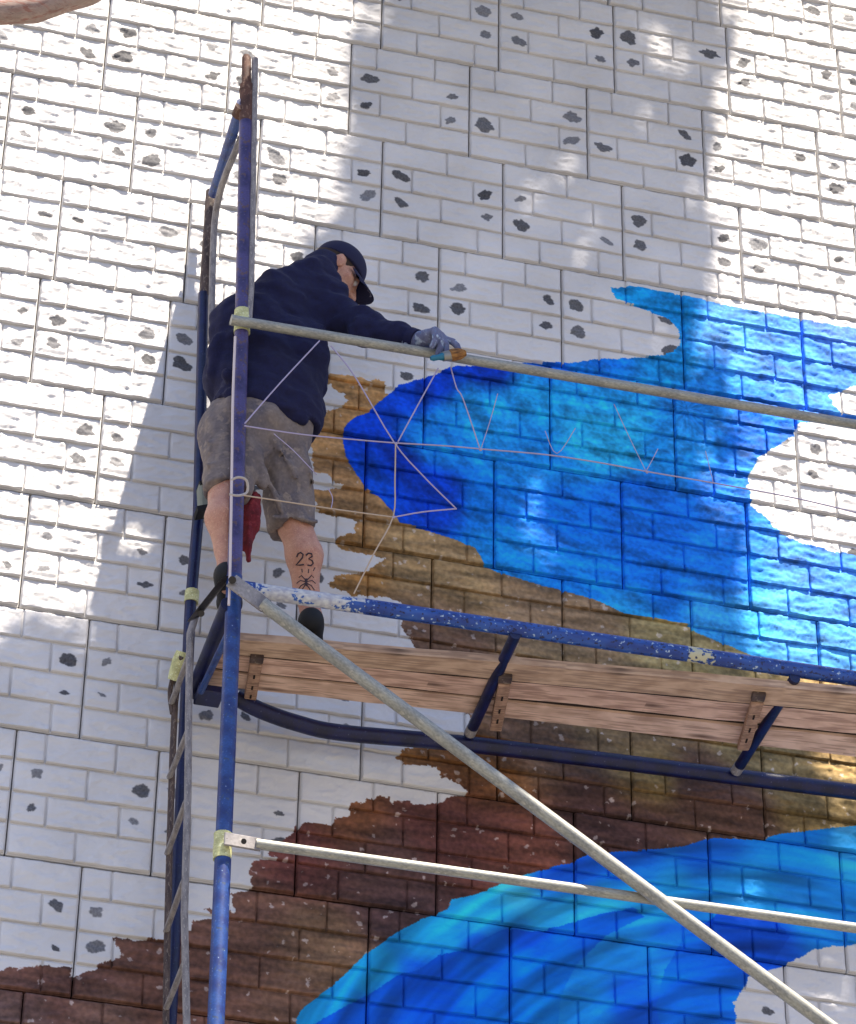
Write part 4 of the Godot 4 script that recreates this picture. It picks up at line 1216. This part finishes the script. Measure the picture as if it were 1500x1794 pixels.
	var head := [ell(hp.call(0, 0.025, -0.012), hb, Vector3(0.076, 0.098, 0.096), 0.02), ell(hp.call(0, -0.045, 0.03), hb, Vector3(0.060, 0.075, 0.066), 0.03), ell(hp.call(0, -0.095, 0.058), hb, Vector3(0.030, 0.022, 0.026), 0.025),
		cap(hp.call(0, 0.0, 0.092), hp.call(0, -0.04, 0.116), 0.009, 0.014, 0.012), cap(hp.call(-0.012, -0.045, 0.103), hp.call(0.012, -0.045, 0.103), 0.009, 0.009, 0.008),
		cap(hp.call(-0.035, 0.014, 0.082), hp.call(0.035, 0.014, 0.082), 0.010, 0.010, 0.014), cap(hp.call(-0.018, -0.073, 0.091), hp.call(0.018, -0.073, 0.091), 0.006, 0.006, 0.006), cap(hp.call(-0.016, -0.083, 0.088), hp.call(0.016, -0.083, 0.088), 0.006, 0.006, 0.005),
		cap(hp.call(0.045, -0.02, 0.055), hp.call(0.05, -0.02, 0.05), 0.022, 0.02, 0.02), cap(hp.call(-0.045, -0.02, 0.055), hp.call(-0.05, -0.02, 0.05), 0.022, 0.02, 0.02),
		cap(hp.call(0, -0.06, -0.02), neck, 0.054, 0.056, 0.03)]
	for s in [-1.0, 1.0]:
		head.append(ell(hp.call(s * 0.079, -0.012, -0.008), hb * Basis(Vector3.UP, s * 0.35), Vector3(0.010, 0.032, 0.020), 0.008))
		head.append(cap(hp.call(s * 0.083, 0.012, -0.018), hp.call(s * 0.086, -0.014, -0.026), 0.006, 0.006, 0.006))
		var sock := ell(hp.call(s * 0.033, -0.006, 0.091), hb, Vector3(0.016, 0.010, 0.012))
		sock["neg"] = true
		head.append(sock)
	var head_mesh := field_mesh(head, 0.0045)
	# hands: the left one hangs relaxed near the wall; the right one is gloved and closes on the brush
	var left_hand := field_mesh(hand_prims(wr_l, (wr_l - el_l) + Vector3(0.05, -0.15, 0), Vector3(-1, 0.1, 0.1), [[0.3, 0.4, 0.25], [0.35, 0.45, 0.3], [0.4, 0.5, 0.3], [0.45, 0.5, 0.3]], 1.0), 0.004)
	var grip_dir := Vector3(0.70, -0.06, 0.70)
	var grip_back := Vector3(0.10, 0.95, 0.20)
	var right_hand := hand_prims(wr_r, grip_dir, grip_back, [[0.55, 0.35, 0.25], [1.15, 0.35, 0.2], [1.25, 0.4, 0.25], [1.3, 0.45, 0.3]], -1.0)
	var right_mesh := field_mesh(right_hand, 0.004)
	var b := put("body", joined([trunk_mesh, head_mesh, left_hand, right_mesh]), skin, who)
	b.position = -base
	var glove := hand_prims(wr_r, grip_dir, grip_back, [[0.55, 0.35, 0.25], [1.15, 0.35, 0.2], [1.25, 0.4, 0.25], [1.3, 0.45, 0.3]], -1.0, 0.0030)
	glove.append(cap(wr_r - grip_dir.normalized() * 0.03, wr_r + grip_dir.normalized() * 0.01, 0.034, 0.031, 0.01))
	var glove_mat := worn(140, Color(0.42, 0.44, 0.55), Color(0.28, 0.30, 0.42), Color(0.70, 0.76, 0.82), 0.30, Color(0.08, 0.42, 0.56), 0.12, 0.8)
	tri(glove_mat, Vector3(3.2, 1.4, 3.2))
	var gl := put("glove", field_mesh(glove, 0.0036), glove_mat, who, "dark glove smeared with white and turquoise paint")
	gl.position = -base
	# eyes
	for s in [-1.0, 1.0]:
		var e := SphereMesh.new()
		e.radius = 0.0115
		e.height = 0.023
		var ey := put("eye", e, plain(Color(0.75, 0.72, 0.7), 0.3), who)
		ey.position = hp.call(s * 0.033, -0.006, 0.083) - base
	# short hair under the cap
	var hair_shape := ell(hp.call(0, 0.024, -0.016), hb, Vector3(0.0785, 0.099, 0.096), 0.01)
	hair_shape["cut"] = [hb * Vector3(0, -0.6, -0.8), (hb * Vector3(0, -0.6, -0.8)).dot(hp.call(0, -0.03, 0.005))]
	var hair := put("hair", field_mesh([hair_shape], 0.005), plain(Color(0.20, 0.15, 0.12), 0.9), who)
	hair.position = -base
	# hoodie
	var fold := noise_of(150, 0.05, 3)
	var chest_l := sh_l.lerp(sh_r, 0.24) - Vector3(0, 0.16, 0)
	var chest_r := sh_r.lerp(sh_l, 0.16) - Vector3(0.035, 0.20, 0.0)
	var hem_l: Vector3 = Vector3(-0.882, 9.216, 0.550)
	var hem_r: Vector3 = Vector3(-0.704, 9.229, 0.520)
	var hem_run: Vector3 = Vector3(-0.611, 9.182, 0.530) - Vector3(-0.998, 9.212, 0.530)
	var hem_n := Vector3(hem_run.y, -hem_run.x, 0).normalized()
	var hem_d := hem_n.dot(Vector3(-0.611, 9.182, 0.530))
	var hoodie := [cap(hem_l - Vector3(0, 0.10, 0), chest_l, 0.114, 0.118, 0.06), cap(hem_r - Vector3(0, 0.10, 0), chest_r, 0.126, 0.120, 0.06), cap(hem_l.lerp(hem_r, 0.5) - Vector3(0, 0.10, 0), chest_l.lerp(chest_r, 0.5), 0.122, 0.125, 0.06)]
	for p in hoodie:
		p["cut"] = [hem_n, hem_d]
	hoodie.append_array([cap(chest_l, sh_l.lerp(sh_r, 0.14), 0.12, 0.085, 0.06), cap(chest_r, sh_r.lerp(sh_l, 0.12), 0.125, 0.09, 0.06), cap(sh_l.lerp(sh_r, 0.12), sh_r.lerp(sh_l, 0.08), 0.088, 0.088, 0.06), cap((sh_l + sh_r) * 0.5 + Vector3(0.02, 0.02, 0), neck, 0.10, 0.085, 0.05),
		cap(sh_r.lerp(sh_l, 0.05), sh_r.lerp(el_r, 0.4), 0.084, 0.074, 0.04), cap(sh_r.lerp(el_r, 0.4), el_r, 0.072, 0.060, 0.03), cap(el_r, el_r.lerp(wr_r, 0.6), 0.060, 0.050, 0.03), cap(el_r.lerp(wr_r, 0.6), wr_r.lerp(el_r, 0.04), 0.050, 0.037, 0.02),
		cap(sh_l, el_l, 0.080, 0.060, 0.04), cap(el_l, wr_l.lerp(el_l, 0.05), 0.060, 0.042, 0.03)])
	# the hood: a thick roll behind the neck, pushed up under the cap
	hoodie.append_array([cap(Vector3(-0.863, 9.639, 0.560), Vector3(-0.719, 9.819, 0.530), 0.088, 0.075, 0.06), cap(Vector3(-0.719, 9.819, 0.530), Vector3(-0.600, 9.989, 0.470), 0.075, 0.066, 0.05), cap(Vector3(-0.634, 9.844, 0.530), Vector3(-0.544, 9.855, 0.510), 0.056, 0.046, 0.03), cap(Vector3(-0.614, 9.940, 0.500), Vector3(-0.565, 9.913, 0.500), 0.058, 0.048, 0.03)])
	# folds: elbow, armpit, small of the back, and the rim of the hood
	for r in [[Vector3(-0.478, 9.649, 0.620), Vector3(-0.446, 9.566, 0.620), 0.016], [Vector3(-0.508, 9.674, 0.600), Vector3(-0.493, 9.571, 0.600), 0.014], [Vector3(-0.412, 9.629, 0.630), Vector3(-0.393, 9.559, 0.630), 0.013], [Vector3(-0.622, 9.611, 0.585), Vector3(-0.696, 9.376, 0.615), 0.022], [Vector3(-0.635, 9.546, 0.580), Vector3(-0.634, 9.308, 0.585), 0.02], [Vector3(-0.907, 9.482, 0.655), Vector3(-0.737, 9.249, 0.635), 0.018], [Vector3(-0.923, 9.199, 0.650), Vector3(-0.666, 9.168, 0.610), 0.018], [Vector3(-0.948, 9.267, 0.655), Vector3(-0.777, 9.181, 0.640), 0.014],
		[Vector3(-0.979, 9.483, 0.600), Vector3(-0.993, 9.347, 0.570), 0.016], [Vector3(-0.748, 9.656, 0.610), Vector3(-0.635, 9.667, 0.560), 0.018], [Vector3(-0.854, 9.653, 0.635), Vector3(-0.727, 9.722, 0.600), 0.02], [Vector3(-0.701, 9.928, 0.545), Vector3(-0.623, 9.834, 0.555), 0.02], [Vector3(-0.623, 9.834, 0.555), Vector3(-0.540, 9.814, 0.535), 0.02], [Vector3(-0.795, 9.782, 0.590), Vector3(-0.685, 9.731, 0.600), 0.018], [Vector3(-0.775, 9.785, 0.575), Vector3(-0.661, 9.908, 0.540), 0.044], [Vector3(-0.656, 9.919, 0.535), Vector3(-0.578, 9.936, 0.515), 0.036]]:
		hoodie.append(cap(r[0], r[1], r[2], r[2] * 0.7, 0.016))
	var hm := put("hoodie", field_mesh(hoodie, 0.0105, fold, 0.030, Vector3(0.8, 1.25, 0.8)), navy, who)
	hm.position = -base
	put("cuff", tube(shifted([wr_r.lerp(el_r, 0.16), wr_r.lerp(el_r, 0.02)], base), [0.043, 0.0405], 16), navy, who)
	# shorts
	var leg_n_r := (kn_r - hip_r).normalized()
	var leg_n_l := (kn_l - hip_l).normalized()
	var hem_pr: Vector3 = Vector3(-0.655, 8.790, 0.470)
	var hem_pl: Vector3 = Vector3(-0.924, 8.797, 0.600)
	var low_r: Vector3 = hip_r.lerp(hem_pr, 1.15)
	var low_l: Vector3 = hip_l.lerp(hem_pl, 1.15)
	var s1 := cap(hip_r + Vector3(-0.012, -0.055, 0), low_r, 0.100, 0.083, 0.04)
	s1["cut"] = [leg_n_r, leg_n_r.dot(hem_pr)]
	var s2 := cap(hip_l + Vector3(0.005, 0, 0), low_l, 0.110, 0.080, 0.04)
	s2["cut"] = [leg_n_l, leg_n_l.dot(hem_pl)]
	var s3 := cap(hip_l.lerp(hip_r, 0.1) + Vector3(0, 0.03, 0), hip_r.lerp(hip_l, 0.1) + Vector3(0, 0.03, 0), 0.114, 0.114, 0.05)
	s3["cut"] = [Vector3.UP, waist.y + 0.01]
	var s4 := cap(hip_l.lerp(hip_r, 0.5), hip_l.lerp(hip_r, 0.5) - Vector3(0, 0.13, 0), 0.11, 0.05, 0.05)
	var n1 := cap(hip_r.lerp(hem_pr, 0.86), low_r + leg_n_r * 0.06, 0.060, 0.064, 0.0)
	n1["neg"] = true
	var n2 := cap(hip_l.lerp(hem_pl, 0.86), low_l + leg_n_l * 0.06, 0.060, 0.062, 0.0)
	n2["neg"] = true
	var pieces := [s1, s2, s3, s4]
	for r in [[Vector3(-0.868, 9.090, 0.625), Vector3(-0.786, 8.876, 0.575), 0.018], [Vector3(-0.788, 9.096, 0.615), Vector3(-0.626, 8.868, 0.575), 0.016], [Vector3(-0.691, 9.127, 0.590), Vector3(-0.599, 8.932, 0.555), 0.016], [Vector3(-0.999, 8.981, 0.635), Vector3(-0.879, 8.936, 0.645), 0.014], [Vector3(-1.003, 8.874, 0.645), Vector3(-0.889, 8.869, 0.660), 0.013], [Vector3(-0.936, 9.040, 0.650), Vector3(-0.999, 8.944, 0.635), 0.014], [Vector3(-0.743, 8.775, 0.545), Vector3(-0.592, 8.787, 0.545), 0.012], [Vector3(-0.821, 8.980, 0.600), Vector3(-0.699, 8.780, 0.550), 0.014]]:
		pieces.append(cap(r[0], r[1], r[2], r[2] * 0.7, 0.014))
	pieces.append_array([n1, n2])
	var sm := put("shorts", field_mesh(pieces, 0.0105, noise_of(152, 0.045, 3), 0.026, Vector3(1.3, 0.9, 1.3)), grey, who, "grey knee-length shorts speckled with paint")
	sm.position = -base
	# shoes and socks
	for leg in [[an_r, Vector3(0.25, -0.02, -0.95)], [an_l, Vector3(0.25, 0.05, -0.9)]]:
		var an: Vector3 = leg[0]
		var f: Vector3 = leg[1].normalized()
		var sole := an.y - 0.082
		var heel := Vector3(an.x, sole + 0.036, an.z) - f * 0.03
		var ball := Vector3(an.x, sole + 0.034, an.z) + f * 0.13
		var toe := Vector3(an.x, sole + 0.028, an.z) + f * 0.185
		var shoe := [cap(heel, ball, 0.038, 0.042, 0.03), cap(ball, toe, 0.040, 0.028, 0.02), cap(heel + Vector3(0, 0.02, 0), an - Vector3(0, 0.02, 0), 0.040, 0.041, 0.03)]
		for p in shoe:
			p["cut"] = [Vector3.DOWN, -sole]
		var sh := put("shoe", field_mesh(shoe, 0.008), materials.black, who)
		sh.position = -base
		put("sock", tube([an - Vector3(0, 0.02, 0) - base, an + Vector3(0, 0.012, 0) - base], [0.041, 0.0385], 16), materials.black, who)
	# cap with a curved peak
	var crown := ell(hp.call(0, 0.040, -0.008), hb, Vector3(0.088, 0.094, 0.106), 0.01)
	crown["cut"] = [hb * Vector3(0, -1, -0.12).normalized(), (hb * Vector3(0, -1, -0.12).normalized()).dot(hp.call(0, 0.022, 0.0))]
	var hat := put("cap", field_mesh([crown, cap(hp.call(0, 0.133, -0.01), hp.call(0, 0.136, -0.01), 0.007, 0.007, 0.004)], 0.006), cap_cloth, who, "dark blue baseball cap")
	hat.position = -base
	var pv := PackedVector3Array()
	var pn := PackedVector3Array()
	var pi := PackedInt32Array()
	var peak := func(s: float, t: float, lift: float) -> Vector3:
		return hp.call(s * 0.082 * (1.0 - 0.12 * t * t), 0.036 - 0.030 * s * s - 0.018 * t + lift, 0.094 * sqrt(maxf(0.0, 1.0 - s * s * 0.86)) + 0.082 * t * (1.0 - 0.45 * s * s)) - base
	for layer in 2:
		for i in 15:
			for j in 9:
				var s := (i - 7) / 7.0
				var t := j / 8.0
				var p: Vector3 = peak.call(s, t, 0.002 if layer == 0 else -0.002)
				var du: Vector3 = peak.call(s + 0.01, t, 0.0) - peak.call(s - 0.01, t, 0.0)
				var dv: Vector3 = peak.call(s, t + 0.01, 0.0) - peak.call(s, t - 0.01, 0.0)
				var nn := du.cross(dv).normalized()
				if nn.dot(hb * Vector3.UP) < 0:
					nn = -nn
				pv.append(p); pn.append(nn if layer == 0 else -nn)
	for layer in 2:
		for i in 14:
			for j in 8:
				var q := layer * 135 + i * 9 + j
				if layer == 0:
					pi.append_array([q, q + 1, q + 9, q + 1, q + 10, q + 9])
				else:
					pi.append_array([q, q + 9, q + 1, q + 1, q + 9, q + 10])
	for i in 14:
		var q := i * 9 + 8
		pi.append_array([q, q + 135, q + 9, q + 9, q + 135, q + 144])
	var brim := put("peak", arrays_mesh(pv, pn, PackedVector2Array(), pi), cap_cloth, hat)
	brim.position = base
	# pale marks on the peak's underside
	var mark_mat := plain(Color(0.42, 0.42, 0.50), 0.8)
	for mk in [[0.35, 0.62, 0.55, 0.80], [0.25, 0.82, 0.45, 0.70], [0.5, 0.6, 0.62, 0.75], [0.12, 0.75, 0.30, 0.88], [0.45, 0.88, 0.6, 0.84]]:
		var p0: Vector3 = peak.call(mk[0], mk[1], -0.0035)
		var p1: Vector3 = peak.call(mk[2], mk[3], -0.0035)
		var o := put("mark", tube([p0, p0.lerp(p1, 0.5) + Vector3(0.003, 0.001, 0), p1], [0.0028], 6), mark_mat, brim)
		o.position = Vector3.ZERO
	# tattoo on the right calf: the number 23 over a spider
	var ink := plain(Color(0.22, 0.16, 0.20), 0.7)
	var strokes := [
		[[Vector3(-0.662, 8.581, 0.600), Vector3(0.160, 0.574, -0.803)], [Vector3(-0.658, 8.596, 0.600), Vector3(0.160, 0.574, -0.803)], [Vector3(-0.649, 8.603, 0.600), Vector3(0.161, 0.575, -0.802)], [Vector3(-0.640, 8.597, 0.600), Vector3(0.161, 0.574, -0.803)], [Vector3(-0.642, 8.582, 0.600), Vector3(0.161, 0.573, -0.803)], [Vector3(-0.653, 8.564, 0.600), Vector3(0.161, 0.573, -0.804)], [Vector3(-0.663, 8.547, 0.600), Vector3(0.160, 0.572, -0.805)], [Vector3(-0.649, 8.550, 0.600), Vector3(0.161, 0.572, -0.804)], [Vector3(-0.635, 8.555, 0.600), Vector3(0.162, 0.572, -0.804)]],
		[[Vector3(-0.630, 8.594, 0.600), Vector3(0.162, 0.574, -0.803)], [Vector3(-0.622, 8.605, 0.600), Vector3(0.163, 0.575, -0.802)], [Vector3(-0.610, 8.605, 0.600), Vector3(0.164, 0.574, -0.802)], [Vector3(-0.608, 8.594, 0.600), Vector3(0.164, 0.574, -0.802)], [Vector3(-0.620, 8.582, 0.600), Vector3(0.163, 0.573, -0.803)], [Vector3(-0.607, 8.577, 0.600), Vector3(0.164, 0.573, -0.803)], [Vector3(-0.603, 8.566, 0.600), Vector3(0.165, 0.572, -0.803)], [Vector3(-0.611, 8.555, 0.600), Vector3(0.164, 0.572, -0.804)], [Vector3(-0.623, 8.555, 0.600), Vector3(0.163, 0.572, -0.804)]],
		[[Vector3(-0.629, 8.497, 0.600), Vector3(0.163, 0.569, -0.806)], [Vector3(-0.626, 8.483, 0.600), Vector3(0.163, 0.568, -0.807)], [Vector3(-0.628, 8.468, 0.600), Vector3(0.163, 0.567, -0.807)]], [[Vector3(-0.623, 8.498, 0.600), Vector3(0.164, 0.569, -0.806)], [Vector3(-0.624, 8.483, 0.600), Vector3(0.164, 0.568, -0.807)], [Vector3(-0.621, 8.467, 0.600), Vector3(0.164, 0.567, -0.807)]],
		[[Vector3(-0.628, 8.492, 0.600), Vector3(0.163, 0.568, -0.806)], [Vector3(-0.643, 8.508, 0.600), Vector3(0.162, 0.569, -0.806)], [Vector3(-0.651, 8.497, 0.600), Vector3(0.161, 0.569, -0.806)]], [[Vector3(-0.622, 8.493, 0.600), Vector3(0.164, 0.568, -0.806)], [Vector3(-0.607, 8.515, 0.600), Vector3(0.165, 0.569, -0.805)], [Vector3(-0.599, 8.507, 0.600), Vector3(0.165, 0.569, -0.806)]], [[Vector3(-0.628, 8.485, 0.600), Vector3(0.163, 0.568, -0.807)], [Vector3(-0.646, 8.486, 0.600), Vector3(0.162, 0.568, -0.807)], [Vector3(-0.658, 8.472, 0.600), Vector3(0.161, 0.567, -0.808)]], [[Vector3(-0.622, 8.486, 0.600), Vector3(0.164, 0.568, -0.807)], [Vector3(-0.604, 8.494, 0.600), Vector3(0.165, 0.568, -0.806)], [Vector3(-0.592, 8.484, 0.600), Vector3(0.166, 0.568, -0.806)]], [[Vector3(-0.628, 8.478, 0.600), Vector3(0.163, 0.568, -0.807)], [Vector3(-0.643, 8.465, 0.600), Vector3(0.162, 0.567, -0.808)], [Vector3(-0.653, 8.444, 0.600), Vector3(0.162, 0.566, -0.808)]], [[Vector3(-0.622, 8.479, 0.600), Vector3(0.164, 0.568, -0.807)], [Vector3(-0.606, 8.472, 0.600), Vector3(0.165, 0.567, -0.807)], [Vector3(-0.595, 8.455, 0.600), Vector3(0.166, 0.566, -0.807)]], [[Vector3(-0.628, 8.471, 0.600), Vector3(0.163, 0.567, -0.807)], [Vector3(-0.637, 8.452, 0.600), Vector3(0.163, 0.566, -0.808)], [Vector3(-0.640, 8.437, 0.600), Vector3(0.163, 0.565, -0.809)]], [[Vector3(-0.622, 8.472, 0.600), Vector3(0.164, 0.567, -0.807)], [Vector3(-0.611, 8.457, 0.600), Vector3(0.165, 0.566, -0.808)], [Vector3(-0.607, 8.444, 0.600), Vector3(0.165, 0.565, -0.808)]],
		[[Vector3(-0.642, 8.535, 0.600), Vector3(0.162, 0.571, -0.805)], [Vector3(-0.640, 8.521, 0.600), Vector3(0.162, 0.570, -0.805)]], [[Vector3(-0.618, 8.539, 0.600), Vector3(0.164, 0.571, -0.805)], [Vector3(-0.619, 8.522, 0.600), Vector3(0.164, 0.570, -0.805)]], [[Vector3(-0.596, 8.550, 0.600), Vector3(0.165, 0.571, -0.804)], [Vector3(-0.602, 8.535, 0.600), Vector3(0.165, 0.571, -0.805)]]]
	var lines := []
	for k in strokes.size():
		var pts := []
		for ray in strokes[k]:
			var q: Vector3 = ray[0]
			for it in 24:
				q += ray[1] * (field_value(calf_r, q) * 0.9)
			pts.append(q - base)
		lines.append(tube(pts, [0.0030 if k < 4 else 0.0019], 6))
	put("tattoo", joined(lines), ink, who, "tattoo of the number 23 over a spider")

# ------------------------------------------------------------------ small things
func build_small_things() -> void:
	# brush held in the glove
	var tip: Vector3 = Vector3(-0.120, 9.440, 0.800)
	var heel: Vector3 = Vector3(-0.181, 9.415, 0.800)
	var dir := (tip - heel).normalized()
	var brush := thing("paintbrush", "flat paintbrush with brown bristles held in the gloved hand at the guard rail", "paintbrush", heel)
	var bristle := wood(160, Color(0.62, 0.44, 0.22), Color(0.44, 0.28, 0.13), Color(0.20, 0.11, 0.06))
	put("bristles", tube([Vector3.ZERO, dir * 0.012, dir * 0.040, dir * 0.062], [0.020, 0.024, 0.022, 0.012], 14, 0.9), bristle, brush)
	put("ferrule", tube([-dir * 0.028, dir * 0.004], [0.019, 0.021], 14, 0.8), plain(Color(0.55, 0.54, 0.5), 0.4, 0.6), brush)
	put("handle", tube([-dir * 0.075, -dir * 0.065, -dir * 0.045, -dir * 0.026], [0.007, 0.011, 0.010, 0.016], 12), plain(Color(0.10, 0.42, 0.52), 0.5), brush)
	# red rag between the painter's legs
	var at: Vector3 = Vector3(-0.826, 8.839, 0.560)
	var rag := thing("red_rag", "crumpled dark red rag hanging between the legs behind the front post", "rag", at)
	var pr := []
	pr.append_array([cap(Vector3(-0.838, 8.834, 0.550), Vector3(-0.834, 8.621, 0.550), 0.020, 0.012, 0.012), cap(Vector3(-0.812, 8.839, 0.550), Vector3(-0.802, 8.711, 0.550), 0.022, 0.014, 0.012), cap(Vector3(-0.825, 8.810, 0.560), Vector3(-0.824, 8.574, 0.550), 0.018, 0.010, 0.008), cap(Vector3(-0.803, 8.736, 0.550), Vector3(-0.818, 8.624, 0.550), 0.014, 0.010, 0.008)])
	var rm := put("cloth", field_mesh(pr, 0.005, noise_of(170, 0.12, 3), 0.012, Vector3(2.0, 0.6, 2.0)), worn(171, Color(0.42, 0.09, 0.13), Color(0.32, 0.06, 0.10), Color(0.5, 0.16, 0.19), 0.3, Color(0.6, 0.45, 0.45), 0.08, 0.9), rag)
	tri(rm.material_override, Vector3.ONE * 4.0)
	rm.position = -at
	# small grey pouch with black straps on the rear post
	var pc: Vector3 = Vector3(-0.920, 9.060, 0.190)
	var bag := thing("grey_pouch", "small grey pouch with black straps hung on the rear blue post", "pouch", pc)
	put("pouch", block(Vector3.ZERO, Vector3(0.030, 0.005, 0), Vector3(-0.006, 0.062, 0), Vector3(0, 0, 0.03), 0.008), plain(Color(0.50, 0.52, 0.48), 0.9), bag)
	put("strap", block(Vector3(0, 0.060, 0), Vector3(0.034, 0.012, 0), Vector3(-0.003, 0.008, 0), Vector3(0, 0, 0.033), 0.002), materials.black, bag)
	put("strap", block(Vector3(-0.004, -0.052, 0), Vector3(0.033, 0.014, 0), Vector3(-0.003, 0.010, 0), Vector3(0, 0, 0.033), 0.002), materials.black, bag)
